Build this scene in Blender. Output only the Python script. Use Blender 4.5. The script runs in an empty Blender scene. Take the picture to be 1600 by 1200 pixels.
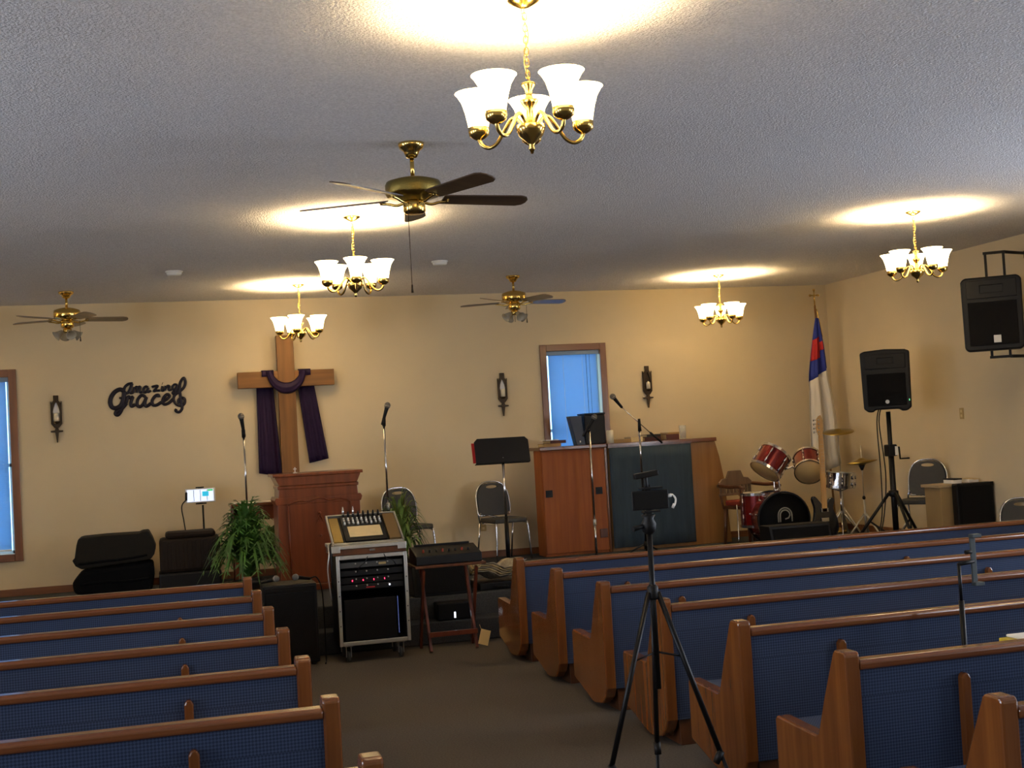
import bpy, bmesh, math, random
from mathutils import Vector, Matrix, Euler
random.seed(7)
S = bpy.context.scene
COL = S.collection
PI = math.pi

# ------------------------------------------------------------------ camera
FPX, YAW, PITCH, ROLL, CH = 2000.0, .2685, .0406, .0564, 1.754
fw = Vector((math.sin(YAW), math.cos(YAW), 0)); rt = Vector((math.cos(YAW), -math.sin(YAW), 0)); up = Vector((0, 0, 1))
CF = fw * math.cos(PITCH) + up * math.sin(PITCH)
u2 = up * math.cos(PITCH) - fw * math.sin(PITCH)
CR = rt * math.cos(ROLL) - u2 * math.sin(ROLL)
CU = u2 * math.cos(ROLL) + rt * math.sin(ROLL)
CP = Vector((0, 0, CH))
cd = bpy.data.cameras.new('camera'); cam = bpy.data.objects.new('camera', cd); COL.objects.link(cam)
cd.sensor_width = 36; cd.lens = FPX / 1600 * 36; cd.clip_start = .05; cd.clip_end = 200
M = Matrix((CR, CU, -CF)).transposed().to_4x4(); M.translation = CP; cam.matrix_world = M
S.camera = cam

def at(px, py, X=None, Y=None, Z=None):
    """a photo pixel turned into a point of the room: where its ray meets a plane"""
    d = CF + CR * ((px - 800) / FPX) - CU * ((py - 600) / FPX)
    t = X / d.x if X is not None else (Y / d.y if Y is not None else (Z - CH) / d.z)
    return CP + d * t

# ------------------------------------------------------------------ world, exposure, daylight
D, H, XR, XL, YB = 14.33, 3.42, 8.07, -5.27, -3.2      # front wall, ceiling, right wall, left wall, back wall
PL = .38                                                # platform height
w = bpy.data.worlds.new('world'); S.world = w; w.use_nodes = True
nt = w.node_tree; nt.nodes.clear()
wo = nt.nodes.new('ShaderNodeOutputWorld'); bg = nt.nodes.new('ShaderNodeBackground')
bg.inputs[0].default_value = (.40, .70, 1.0, 1); bg.inputs[1].default_value = 2.6
nt.links.new(bg.outputs[0], wo.inputs[0])
S.view_settings.view_transform = 'Standard'; S.view_settings.look = 'None'
S.view_settings.gamma = 1; S.view_settings.use_curve_mapping = False
S.view_settings.exposure = 0.55
BULB_W, SHADE_E, DAY_W = 16.0, 10.0, 76.0

def area(name, loc, size, rot, power, color):
    l = bpy.data.lights.new(name, 'AREA'); l.shape = 'RECTANGLE'; l.size, l.size_y = size; l.energy = power; l.color = color
    o = bpy.data.objects.new(name, l); COL.objects.link(o); o.location = loc; o.rotation_euler = rot
    return o
# daylight standing in the room's side and rear windows (out of view behind and beside the camera)
SIDEWIN = (-.6, 3.0, 6.6)
for yy in SIDEWIN:
    area('daylight_left', (XL - .14, yy, 1.75), (1.0, 1.9), (0, -PI / 2, 0), DAY_W, (.95, .95, 1.0)).rotation_euler = Euler((PI / 2, 0, -PI / 2))
    area('daylight_right', (XR + .14, yy, 1.75), (1.0, 1.9), (0, PI / 2, 0), DAY_W, (.95, .95, 1.0)).rotation_euler = Euler((PI / 2, 0, PI / 2))

# ------------------------------------------------------------------ materials
def lin(h):
    if isinstance(h, str): h = [int(h[i:i + 2], 16) for i in (0, 2, 4)]
    c = [x / 255 for x in h]
    return tuple(x / 12.92 if x <= .04045 else ((x + .055) / 1.055) ** 2.4 for x in c) + (1,)
MATS = {}
def mat(name, col, rough=.5, metal=0., var=.0, vscale=6., bump=0., bscale=80., emis=None, estr=0., spec=.5, stretch=None, col2=None, trans=0., coat=0., bdist=.01):
    if name in MATS: return MATS[name]
    m = bpy.data.materials.new(name); m.use_nodes = True; n = m.node_tree; b = n.nodes['Principled BSDF']
    c = lin(col); b.inputs['Base Color'].default_value = c
    b.inputs['Roughness'].default_value = rough; b.inputs['Metallic'].default_value = metal
    b.inputs['Specular IOR Level'].default_value = spec; b.inputs['Coat Weight'].default_value = coat
    b.inputs['Coat Roughness'].default_value = .12
    if trans: b.inputs['Transmission Weight'].default_value = trans
    tc = n.nodes.new('ShaderNodeTexCoord'); mp = n.nodes.new('ShaderNodeMapping'); n.links.new(tc.outputs['Object'], mp.inputs[0])
    if stretch: mp.inputs['Scale'].default_value = stretch
    if var or col2:
        nz = n.nodes.new('ShaderNodeTexNoise'); nz.inputs['Scale'].default_value = vscale; nz.inputs['Detail'].default_value = 6
        n.links.new(mp.outputs[0], nz.inputs['Vector'])
        rp = n.nodes.new('ShaderNodeValToRGB')
        rp.color_ramp.elements[0].position = .3; rp.color_ramp.elements[1].position = .72
        c2 = lin(col2) if col2 else tuple(min(1, x * (1 + var)) for x in c[:3]) + (1,)
        c1 = c if col2 else tuple(x * (1 - var) for x in c[:3]) + (1,)
        rp.color_ramp.elements[0].color = c1; rp.color_ramp.elements[1].color = c2
        n.links.new(nz.outputs['Fac'], rp.inputs[0]); n.links.new(rp.outputs[0], b.inputs['Base Color'])
    if bump:
        nb = n.nodes.new('ShaderNodeTexNoise'); nb.inputs['Scale'].default_value = bscale; nb.inputs['Detail'].default_value = 3
        n.links.new(mp.outputs[0], nb.inputs['Vector'])
        bp = n.nodes.new('ShaderNodeBump'); bp.inputs['Strength'].default_value = bump; bp.inputs['Distance'].default_value = bdist
        n.links.new(nb.outputs['Fac'], bp.inputs['Height']); n.links.new(bp.outputs[0], b.inputs['Normal'])
    if emis:
        b.inputs['Emission Color'].default_value = lin(emis); b.inputs['Emission Strength'].default_value = estr
    MATS[name] = m
    return m
def wood(name, c1, c2, axis='z', rough=.3, scale=5., coat=.3):
    st = {'x': (.06, 1, 1), 'y': (1, .06, 1), 'z': (1, 1, .06)}[axis]
    return mat(name, c1, rough, col2=c2, vscale=scale * 4, stretch=st, coat=coat)
def fabric(name, c1, c2, scale=60.):
    """woven upholstery: a fine diagonal check of two shades plus relief"""
    if name in MATS: return MATS[name]
    m = mat(name, c1, .9, spec=.15); n = m.node_tree; b = n.nodes['Principled BSDF']
    tc = [x for x in n.nodes if x.type == 'TEX_COORD'][0]
    mp = n.nodes.new('ShaderNodeMapping'); mp.inputs['Rotation'].default_value = (0, math.radians(45), 0); n.links.new(tc.outputs['Object'], mp.inputs[0])
    ck = n.nodes.new('ShaderNodeTexChecker'); ck.inputs['Scale'].default_value = scale
    ck.inputs['Color1'].default_value = lin(c1); ck.inputs['Color2'].default_value = lin(c2)
    n.links.new(mp.outputs[0], ck.inputs['Vector']); n.links.new(ck.outputs['Color'], b.inputs['Base Color'])
    nb = n.nodes.new('ShaderNodeTexNoise'); nb.inputs['Scale'].default_value = 220
    bp = n.nodes.new('ShaderNodeBump'); bp.inputs['Strength'].default_value = .3; bp.inputs['Distance'].default_value = .004
    n.links.new(nb.outputs['Fac'], bp.inputs['Height']); n.links.new(bp.outputs[0], b.inputs['Normal'])
    return m
WALL = mat('cream_wall_paint', 'dac8a6', .85, var=.03, vscale=1.2, bump=.12, bscale=120, spec=.2)
CEIL = mat('popcorn_ceiling', 'e6e4e6', .95, var=.15, vscale=80, bump=1.0, bscale=85, spec=.1, bdist=.02)
CARPET = mat('taupe_carpet', '5f5850', .98, var=.22, vscale=90, bump=.6, bscale=260, spec=.05)
CARPET2 = mat('grey_carpet', '4a4b4c', .98, var=.2, vscale=90, bump=.6, bscale=260, spec=.05)
OAK = wood('honey_oak', '64381a', '804c22', 'z', .22)
OAKX = wood('honey_oak_lengthwise', '5f341c', '7c4a28', 'x', .2)
TRIM = wood('brown_trim', '6a3f26', '85552f', 'z', .4)
TRIMX = wood('brown_trim_lengthwise', '6a3f26', '85552f', 'x', .4)
CHERRY = wood('cherry_pulpit', '6b3115', '86431f', 'z', .3)
CABW = wood('orange_plywood', '8a4514', 'a0581e', 'z', .6, coat=0)
PIANOW = wood('tan_piano_wood', '8a5f30', '9c6e3c', 'z', .45)
DKWOOD = wood('dark_walnut', '4a2814', '643a20', 'z', .3)
CROSSW = wood('cross_cedar', '6c4820', '885c2c', 'z', .6, coat=0)
CROSSWX = wood('cross_cedar_beam', '6c4820', '885c2c', 'x', .6, coat=0)
BLUEF = fabric('blue_pew_fabric', '3f4a64', '2d364a', 110)
GREYV = mat('grey_vinyl', '3c3b38', .6, var=.06, vscale=30, bump=.2, bscale=150)
BRASS = mat('polished_brass', 'd9b868', .18, 1.0)
ABRASS = mat('antique_brass', '8f7d44', .32, 1.0, bump=.25, bscale=160)
CHROME = mat('chrome', 'd5d5d8', .15, 1.0)
STEEL = mat('brushed_aluminium', 'c6c3bc', .42, .9, var=.05, vscale=40)
BLK = mat('black_plastic', '09090b', .5, spec=.3, bump=.1, bscale=200)
BLKM = mat('black_metal', '0e0d0e', .4, .3, spec=.35)
BLKF = mat('black_cloth', '0c0c0d', .95, spec=.15, var=.2, vscale=20, bump=.4, bscale=120)
OLIVE = mat('dark_olive_nylon', '1b1811', .8, spec=.25, var=.12, vscale=8, bump=.35, bscale=30)
BROWNV = mat('dark_brown_vinyl', '21170e', .7, spec=.25, var=.15, vscale=10, stretch=(6, 1, .4))
GRILL = mat('charcoal_grille', '0c0c0d', .7, spec=.2, bump=.8, bscale=320)
WHITE = mat('white_paint', 'e8e6e0', .5)
IVORY = mat('ivory_plastic', 'b0955e', .45)
CREAM = mat('cream_paper', 'd6bf8e', .85, var=.05, vscale=20)
YELLOW = mat('yellow_card', 'd0b52c', .6)
PURPLE = mat('purple_satin', '220d30', .65, spec=.25, var=.15, vscale=14, bump=.2, bscale=40)
RED = mat('red_cloth', 'c02828', .8)
REDC = mat('rust_cushion', '8a2f18', .8, var=.1, vscale=20)
FBLUE = mat('flag_blue', '2a3a96', .8)
FWHITE = mat('flag_white', 'e4dccf', .85)
DRUMR = mat('red_metallic_lacquer', '7a1414', .2, .55, coat=.6)
DHEAD = mat('cream_drumhead', 'd8b070', .6)
DHEADW = mat('white_drumhead', 'dcd8cc', .6)
BHEAD = mat('black_drumhead', '060607', .7, spec=.15)
CYMB = mat('bronze_cymbal', 'a08a4a', .3, 1.0, bump=.2, bscale=90)
MAPLE = wood('maple_neck', 'b58648', 'cfa262', 'z', .35)
LEAF = mat('fern_green', '3c6420', .5, var=.4, vscale=9)
LEAF2 = mat('pale_fern_green', '647a34', .5, var=.35, vscale=9)
TERRA = mat('dark_plant_pot', '2e2a26', .7)
SIGN = mat('dark_bronze_sign', '221c26', .45, .5)
BRONZE = mat('dark_bronze', '3a2c1a', .45, .5, bump=.2, bscale=90)
MIRROR = mat('candle_glass', 'e8e6e4', .12)
WAX = mat('candle_wax', 'ece2c8', .6)
CLOTHB = mat('slate_blue_cloth', '2f3f4c', .9, var=.12, vscale=3, stretch=(14, 1, 1), bump=.2, bscale=60)
SHADE = mat('lit_frosted_glass', 'fff2d8', .3, emis='ffdc9a', estr=SHADE_E)
FROST = mat('unlit_frosted_glass', 'cfc6b2', .25, trans=.35)
BLIND = None
GREYMIC = mat('mic_mesh', '7b766e', .5, .6, bump=.6, bscale=500)
REDLED = mat('red_led', 'ff2040', emis='ff2a50', estr=4)
WHITELED_GLINT = mat('white_led_or_glint', 'ffffff', emis='e8f0ff', estr=2)
BLUELED = mat('blue_lit_edge', '7080c8', emis='5060a0', estr=.25)
SCREEN = mat('phone_screen', 'd8e0f0', .3, emis='cdd8f2', estr=.8)
SCRT = mat('phone_screen_teal', '28a0c0', .3, emis='28a0c0', estr=.8)
SCRG = mat('phone_screen_green', '40b060', .3, emis='40b060', estr=.7)
TAG = mat('manila_tag', 'd8b87a', .8)

# ------------------------------------------------------------------ mesh builder
class MB:
    def __init__(s): s.v = []; s.f = []; s.sm = []
    def add(s, vs, fs, sm=False, T=None):
        o = len(s.v)
        s.v += [tuple(T @ Vector(v)) if T is not None else tuple(v) for v in vs]
        s.f += [tuple(i + o for i in f) for f in fs]
        s.sm += (list(sm) if isinstance(sm, (list, tuple)) else [sm] * len(fs))
        return s
    def box(s, c, d, rot=None):
        x, y, z = [k / 2 for k in d]
        vs = [(a * x, b * y, e * z) for a in (-1, 1) for b in (-1, 1) for e in (-1, 1)]
        T = Matrix.Translation(c)
        if rot is not None: T = T @ (rot.to_matrix().to_4x4() if isinstance(rot, Euler) else rot.to_4x4())
        return s.add(vs, [(0, 1, 3, 2), (4, 6, 7, 5), (0, 4, 5, 1), (2, 3, 7, 6), (0, 2, 6, 4), (1, 5, 7, 3)], False, T)
    def b2(s, x0, x1, y0, y1, z0, z1): return s.box(((x0 + x1) / 2, (y0 + y1) / 2, (z0 + z1) / 2), (x1 - x0, y1 - y0, z1 - z0))
    def tube(s, pts, r, n=8, closed=False, flat=None, caps=True):
        pts = [Vector(p) for p in pts]; k = len(pts)
        rs = r if isinstance(r, (list, tuple)) else [r] * k
        tang = []
        for i in range(k):
            a = pts[(i - 1) % k] if closed or i > 0 else pts[i]; b = pts[(i + 1) % k] if closed or i < k - 1 else pts[i]
            t = b - a; tang.append(t.normalized() if t.length > 1e-9 else Vector((0, 0, 1)))
        ref = Vector((0, 0, 1)) if abs(tang[0].z) < .9 else Vector((0, 1, 0))
        if flat is not None: ref = Vector(flat[0])
        nrm = (ref - tang[0] * ref.dot(tang[0])).normalized(); vs = []
        for i in range(k):
            if flat is not None: nrm = Vector(flat[0])
            nrm = (nrm - tang[i] * nrm.dot(tang[i])).normalized(); bi = tang[i].cross(nrm)
            q = flat[1] if flat is not None else 1
            for j in range(n):
                a = 2 * PI * j / n
                vs.append(pts[i] + nrm * (math.cos(a) * rs[i] * q) + bi * (math.sin(a) * rs[i]))
        fs = []
        for i in range(k if closed else k - 1):
            for j in range(n):
                a, b = i * n + j, i * n + (j + 1) % n; c, d = ((i + 1) % k) * n + (j + 1) % n, ((i + 1) % k) * n + j
                fs.append((a, b, c, d))
        sm = [True] * len(fs)
        if caps and not closed: fs += [tuple(range(n - 1, -1, -1)), tuple((k - 1) * n + j for j in range(n))]; sm += [False, False]
        return s.add(vs, fs, sm)
    def cyl(s, p0, p1, r0, r1=None, n=20): return s.tube([p0, p1], [r0, r0 if r1 is None else r1], n)
    def lathe(s, prof, n=24, T=None, cap=True, smooth=True):
        vs = []; fs = []; k = len(prof)
        for r, z in prof:
            for j in range(n): a = 2 * PI * j / n; vs.append((r * math.cos(a), r * math.sin(a), z))
        for i in range(k - 1):
            for j in range(n): fs.append((i * n + j, i * n + (j + 1) % n, (i + 1) * n + (j + 1) % n, (i + 1) * n + j))
        sm = [smooth] * len(fs)
        if cap: fs += [tuple(range(n - 1, -1, -1)), tuple((k - 1) * n + j for j in range(n))]; sm += [False, False]
        return s.add(vs, fs, sm, T)
    def prism(s, poly, a0, a1, plane='xz'):
        k = len(poly)
        def P(u, v, a): return {'xz': (u, a, v), 'yz': (a, u, v), 'xy': (u, v, a)}[plane]
        vs = [P(u, v, a0) for u, v in poly] + [P(u, v, a1) for u, v in poly]
        fs = [tuple(range(k)), tuple(range(2 * k - 1, k - 1, -1))] + [(i, (i + 1) % k, k + (i + 1) % k, k + i) for i in range(k)]
        return s.add(vs, fs)
    def ring(s, outer, inner, a0, a1, plane='xz'):
        """flat plate with a hole: two loops of the same length bridged"""
        k = len(outer)
        def P(q, a): u, v = q; return {'xz': (u, a, v), 'yz': (a, u, v), 'xy': (u, v, a)}[plane]
        vs = [P(q, a) for a in (a0, a1) for lp in (outer, inner) for q in lp]; fs = []
        for i in range(k):
            j = (i + 1) % k
            fs += [(i, j, k + j, k + i), (2 * k + i, 3 * k + i, 3 * k + j, 2 * k + j), (i, 2 * k + i, 2 * k + j, j), (k + i, k + j, 3 * k + j, 3 * k + i)]
        return s.add(vs, fs)
    def ball(s, c, r, nu=16, nv=10, sc=(1, 1, 1), T=None):
        prof = []
        for i in range(nv + 1):
            a = -PI / 2 + PI * i / nv; prof.append((max(1e-4, r * math.cos(a)), r * math.sin(a)))
        Q = Matrix.Translation(c) @ (T.to_4x4() if T is not None else Matrix.Identity(4)) @ Matrix.Diagonal((*sc, 1))
        return s.lathe(prof, nu, Q)
    def sheet(s, grid, th):
        """cloth: a grid of points given a thickness along its normals"""
        R, C = len(grid), len(grid[0]); g = [[Vector(p) for p in row] for row in grid]; vs = []
        for sg in (.5, -.5):
            for i in range(R):
                for j in range(C):
                    du = g[min(i + 1, R - 1)][j] - g[max(i - 1, 0)][j]; dv = g[i][min(j + 1, C - 1)] - g[i][max(j - 1, 0)]
                    nn = du.cross(dv); nn = nn.normalized() if nn.length > 1e-12 else Vector((0, 1, 0))
                    vs.append(g[i][j] + nn * th * sg)
        o = R * C; fs = []
        for i in range(R - 1):
            for j in range(C - 1):
                a, b, c, d = i * C + j, i * C + j + 1, (i + 1) * C + j + 1, (i + 1) * C + j
                fs += [(a, b, c, d), (o + d, o + c, o + b, o + a)]
        rim = [j for j in range(C)] + [i * C + C - 1 for i in range(1, R)] + [(R - 1) * C + j for j in range(C - 2, -1, -1)] + [i * C for i in range(R - 2, 0, -1)]
        for q in range(len(rim)): a, b = rim[q], rim[(q + 1) % len(rim)]; fs.append((a, o + a, o + b, b))
        return s.add(vs, fs, True)
    def mesh(s, name, m, bevel=0.):
        me = bpy.data.meshes.new(name); me.from_pydata(s.v, [], s.f)
        me.polygons.foreach_set('use_smooth', s.sm)
        bm = bmesh.new(); bm.from_mesh(me)
        bmesh.ops.recalc_face_normals(bm, faces=bm.faces)
        if bevel:
            ed = [e for e in bm.edges if len(e.link_faces) == 2 and e.calc_face_angle(0) > .6]
            bmesh.ops.bevel(bm, geom=ed, offset=bevel, segments=2, affect='EDGES', profile=.5, clamp_overlap=True)
        bm.to_mesh(me); bm.free(); me.materials.append(m)
        return me
    def build(s, name, m, parent=None, bevel=0.):
        o = bpy.data.objects.new(name, s.mesh(name, m, bevel)); COL.objects.link(o)
        if parent is not None: o.parent = parent
        return o

def tag(o, label, cat, group=None):
    o['label'] = label; o['category'] = cat
    if group: o['group'] = group
    return o
def thing(name, label, cat, loc=(0, 0, 0), rz=0., group=None):
    o = bpy.data.objects.new(name, None); COL.objects.link(o); o.empty_display_size = .1
    o.location = loc; o.rotation_euler = (0, 0, rz)
    return tag(o, label, cat, group)
def struct(o): o['kind'] = 'structure'; return o
def copy_tree(o, parent=None):
    c = o.copy(); COL.objects.link(c); c.parent = parent
    for ch in o.children: copy_tree(ch, c)
    return c
def spline(pts, k=6, closed=False):
    """Catmull-Rom through the points"""
    P = [Vector(p) for p in pts]; n = len(P); out = []
    for i in range(n if closed else n - 1):
        if closed: a, b, c, d = P[i - 1], P[i], P[(i + 1) % n], P[(i + 2) % n]
        else: a, b, c, d = P[max(i - 1, 0)], P[i], P[i + 1], P[min(i + 2, n - 1)]
        for j in range(k):
            t = j / k
            out.append(.5 * ((2 * b) + (c - a) * t + (2 * a - 5 * b + 4 * c - d) * t * t + (3 * b - a - 3 * c + d) * t ** 3))
    if not closed: out.append(P[-1])
    return out
def aim(v):
    """rotation taking +z to the direction v"""
    return Vector(v).normalized().to_track_quat('Z', 'Y').to_matrix()

# ================================================================== STRUCTURE
struct(MB().b2(XL - .2, XR + .2, YB - .2, D + .2, -.1, 0).build('floor', CARPET))
struct(MB().b2(XL - .2, XR + .2, YB - .2, D + .2, H, H + .1).build('ceiling', CEIL))
def wall_holes(name, axis, pos0, pos1, a0, a1, holes, m):
    """wall slab between pos0..pos1 with rectangular openings (a-lo, a-hi, z-lo, z-hi)"""
    mb = MB(); cuts = sorted(holes); a = a0
    def put(u0, u1, z0, z1):
        if u1 - u0 < 1e-4 or z1 - z0 < 1e-4: return
        if axis == 'y': mb.b2(u0, u1, pos0, pos1, z0, z1)
        else: mb.b2(pos0, pos1, u0, u1, z0, z1)
    for h0, h1, z0, z1 in cuts:
        put(a, h0, 0, H); put(h0, h1, 0, z0); put(h0, h1, z1, H); a = h1
    put(a, a1, 0, H)
    return struct(mb.build(name, m))
W1 = (4.375, 5.035, .86, 2.72)          # window openings in the front wall
W2 = (-2.22, -1.53, .82, 2.67)
wall_holes('wall_front', 'y', D, D + .18, XL, XR, [W2, W1], WALL)
SW = [(y - .5, y + .5, .8, 2.7) for y in SIDEWIN]
wall_holes('wall_right', 'x', XR, XR + .18, YB, D + .18, SW, WALL)
wall_holes('wall_left', 'x', XL - .18, XL, YB, D + .18, SW, WALL)
struct(MB().b2(XL, XR, YB - .18, YB, 0, H).build('wall_back', WALL))
# platform with one step in front
SY, PY = 10.92, 11.18
struct(MB().b2(XL, XR, PY, D, 0, PL).build('platform', CARPET2, bevel=.012))
struct(MB().b2(XL, XR, SY, PY, 0, .19).build('platform_step', CARPET2, bevel=.012))
struct(MB().b2(XL, XR, D - .018, D, PL, PL + .075).build('baseboard_front', TRIMX, bevel=.004))
struct(MB().b2(XR - .018, XR, PY, D - .018, PL, PL + .075).build('baseboard_right', TRIM, bevel=.004))
struct(MB().b2(XR - .018, XR, YB, SY, 0, .08).build('baseboard_right_lower', TRIM, bevel=.004))
struct(MB().b2(XL, XL + .018, YB, SY, 0, .08).build('baseboard_left', TRIM, bevel=.004))

# windows
def translucent_blind():
    m = bpy.data.materials.new('white_vinyl_slat'); m.use_nodes = True; n = m.node_tree; n.nodes.clear()
    o = n.nodes.new('ShaderNodeOutputMaterial'); a = n.nodes.new('ShaderNodeBsdfDiffuse'); t = n.nodes.new('ShaderNodeBsdfTranslucent'); x = n.nodes.new('ShaderNodeMixShader')
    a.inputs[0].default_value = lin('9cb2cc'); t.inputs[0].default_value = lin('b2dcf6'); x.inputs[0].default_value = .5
    n.links.new(a.outputs[0], x.inputs[1]); n.links.new(t.outputs[0], x.inputs[2]); n.links.new(x.outputs[0], o.inputs[0])
    return m
BLIND = translucent_blind()
def pane_mat():
    m = bpy.data.materials.new('window_glass'); m.use_nodes = True; n = m.node_tree; n.nodes.clear()
    o = n.nodes.new('ShaderNodeOutputMaterial'); a = n.nodes.new('ShaderNodeBsdfTransparent'); t = n.nodes.new('ShaderNodeBsdfGlossy'); x = n.nodes.new('ShaderNodeMixShader')
    t.inputs['Roughness'].default_value = .02; x.inputs[0].default_value = .06; a.inputs[0].default_value = (.93, .96, 1, 1)
    n.links.new(a.outputs[0], x.inputs[1]); n.links.new(t.outputs[0], x.inputs[2]); n.links.new(x.outputs[0], o.inputs[0])
    return m
PANE = pane_mat()
def glass_mat():
    m = pane_mat(); m.name = 'drinking_glass_clear'; n = m.node_tree
    x = [q for q in n.nodes if q.type == 'MIX_SHADER'][0]; d = n.nodes.new('ShaderNodeBsdfDiffuse'); d.inputs[0].default_value = lin('e8e4da'); y = n.nodes.new('ShaderNodeMixShader')
    y.inputs[0].default_value = .22; n.links.new(x.outputs[0], y.inputs[1]); n.links.new(d.outputs[0], y.inputs[2]); n.links.new(y.outputs[0], [q for q in n.nodes if q.type == 'OUTPUT_MATERIAL'][0].inputs[0])
    return m
def front_window(name, hole, label):
    x0, x1, z0, z1 = hole; t = .078
    root = thing(name, label, 'window', ((x0 + x1) / 2, D, z0)); root['kind'] = 'structure'
    cx, W, Hh = (x0 + x1) / 2, (x1 - x0), z1 - z0; h = W / 2
    for nm, bx, mm in (('window_casing', (-h - t, -h, -.022, 0, -t, Hh + t), TRIM), ('window_casing', (h, h + t, -.022, 0, -t, Hh + t), TRIM),
                   ('window_casing', (-h, h, -.022, 0, Hh, Hh + t), TRIMX), ('window_sill', (-h, h, -.035, 0, -t, 0), TRIMX)):
        MB().b2(*bx).build(nm, mm, root, .004)
    fr = MB()
    for bx in ((-h, -h + .03, .10, .15, 0, Hh), (h - .03, h, .10, .15, 0, Hh), (-h, h, .10, .15, 0, .03), (-h, h, .10, .15, Hh - .03, Hh), (-h, h, .10, .15, Hh / 2 - .018, Hh / 2 + .018)): fr.b2(*bx)
    fr.build('sash', WHITE, root)
    MB().b2(-h + .03, h - .03, .122, .126, .03, Hh - .03).build('pane', PANE, root)
    bl = thing('blind', '', ''); del bl['label']; del bl['category']; bl.parent = root
    g = .034
    MB().b2(-h + .004, h - .004, .008, .06, Hh - .05, Hh - .001).build('head_rail', mat('grey_blue_rail', '8298b4', .5), bl, .003)
    MB().b2(-h + g, h - g, .026, .05, .03, .048).build('bottom_rail', WHITE, bl, .003)
    sl = MB(); k = int((Hh - .085) / .021)
    for i in range(k):
        sl.box((0, .038, .06 + i * .021), (W - 2 * g, .0015, .0235), Euler((math.radians(-14), 0, 0)))
    o = sl.build('slats', BLIND, bl); o['kind'] = 'stuff'
    for xx in (-h * .36, h * .36):
        MB().cyl((xx, .023, .04), (xx, .023, Hh - .03), .0022, n=6).build('ladder_cord', WHITE, bl)
    MB().cyl((h * .50, .016, Hh - .05), (h * .50, .016, Hh * .52), .0025, n=6).build('tilt_wand', BLKM, bl)
    mb = MB(); mb.tube([(h * .62, .012, Hh - .05), (h * .62, .012, Hh * .5)], .0018, 6); mb.cyl((h * .62, .012, Hh * .5), (h * .62, .012, Hh * .5 - .035), .004, .007, 8)
    mb.build('pull_cord', BLKM, bl)
    return root
front_window('window_1', W1, 'narrow wood-trimmed window with closed mini blind above the tall cabinet')
front_window('window_2', W2, 'tall wood-trimmed window with closed blind beside the wall sconce')
for i, (sx, yy) in enumerate([(s, y) for s in (-1, 1) for y in SIDEWIN]):
    X = XL if sx < 0 else XR; ins = X - sx * .022
    r = thing('window_%d' % (i + 3), 'side wall window with wood casing beside the pews', 'window', (X, yy, .8)); r['kind'] = 'structure'
    for bx in ((-.578, -.5, -.078, 1.978), (.5, .578, -.078, 1.978), (-.5, .5, 1.9, 1.978), (-.5, .5, -.078, 0)):
        a, b = sorted((-sx * .022, 0)); MB().b2(a, b, *bx).build('window_casing', TRIM, r)
    a, b = sorted((sx * .05, sx * .055)); MB().b2(a, b, -.5, .5, 0, 1.9).build('pane', PANE, r)

# ================================================================== PEWS
ZT = .812
PROFILE = [(0, ZT - .012), (.012, ZT), (.088, ZT), (.104, ZT - .014), (.20, .60), (.268, .437), (.29, .428), (.645, .44), (.662, .425), (.662, .125), (.30, .025), (.26, .02), (.10, .045), (.04, .09), (0, .15)]
def make_pew(sx, length):
    """sx = +1 runs to +x from the aisle end, -1 to -x; y grows towards the platform"""
    root = thing('pew', 'pew', 'pew')
    T = .066
    def xr(a, b): return (a, b) if sx > 0 else (-b, -a)
    for e in (0, length - T):
        a, b = xr(e, e + T)
        MB().prism(PROFILE, a, b, 'yz').build('end_panel', OAK, root, .018)
    a, b = xr(T, length - T)
    # the back: a padded blue panel slightly reclined, a wooden rail on top
    MB().prism([(.028, .14), (.045, .14), (.062, .735), (.016, .735)], a, b, 'yz').build('back_panel', BLUEF, root)
    MB().prism([(-.004, .742), (.006, .736), (.07, .736), (.082, .744), (.082, .768), (.07, .777), (.010, .777), (-.004, .766)], a, b, 'yz').build('top_rail', OAKX, root, .006)
    MB().prism([(.046, .36), (.60, .345), (.60, .365), (.046, .38)], a, b, 'yz').build('seat_board', OAKX, root)
    MB().prism([(.08, .381), (.60, .366), (.63, .38), (.63, .41), (.60, .428), (.08, .43)], a, b, 'yz').build('seat_cushion', BLUEF, root, .008)
    for e in (.02 + T, length / 2 - .05, length - T - .12):
        c, d = xr(e, e + .10)
        MB().prism([(.03, 0), (.34, 0), (.30, .139), (.046, .139)], c, d, 'yz').build('foot', DKWOOD, root, .004)
    e = .54
    while e < length - .3:
        c = sx * e
        pr = [(c - .021, .14), (c - .02, .66), (c - .012, .676), (c, .682), (c + .012, .676), (c + .02, .66), (c + .021, .14)]
        MB().prism(pr, -.014, .0265, 'xz').build('back_brace', OAK, root, .006)
        e += 2.25
    return root
ROWP = .99
ordn = ['front', 'second', 'third', 'fourth', 'fifth', 'sixth', 'seventh']
pL = make_pew(-1, 4.9); pR = make_pew(1, 4.95)
for side, proto, x, ybase in (('L', pL, .601, 3.876), ('R', pR, 2.596, 3.657)):
    for i in range(7):
        o = proto if i == 0 else copy_tree(proto)
        o.location = (x, ybase + (6 - i) * ROWP, 0)
        bank = 'mixer rack side of the aisle' if side == 'L' else 'drum kit side of the aisle'
        rowt = 'front row' if i == 0 else ordn[i] + ' row from the platform'
        o['label'] = 'blue-backed oak pew, %s, %s' % (rowt, bank)
        o['group'] = 'blue upholstered oak pews'

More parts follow.
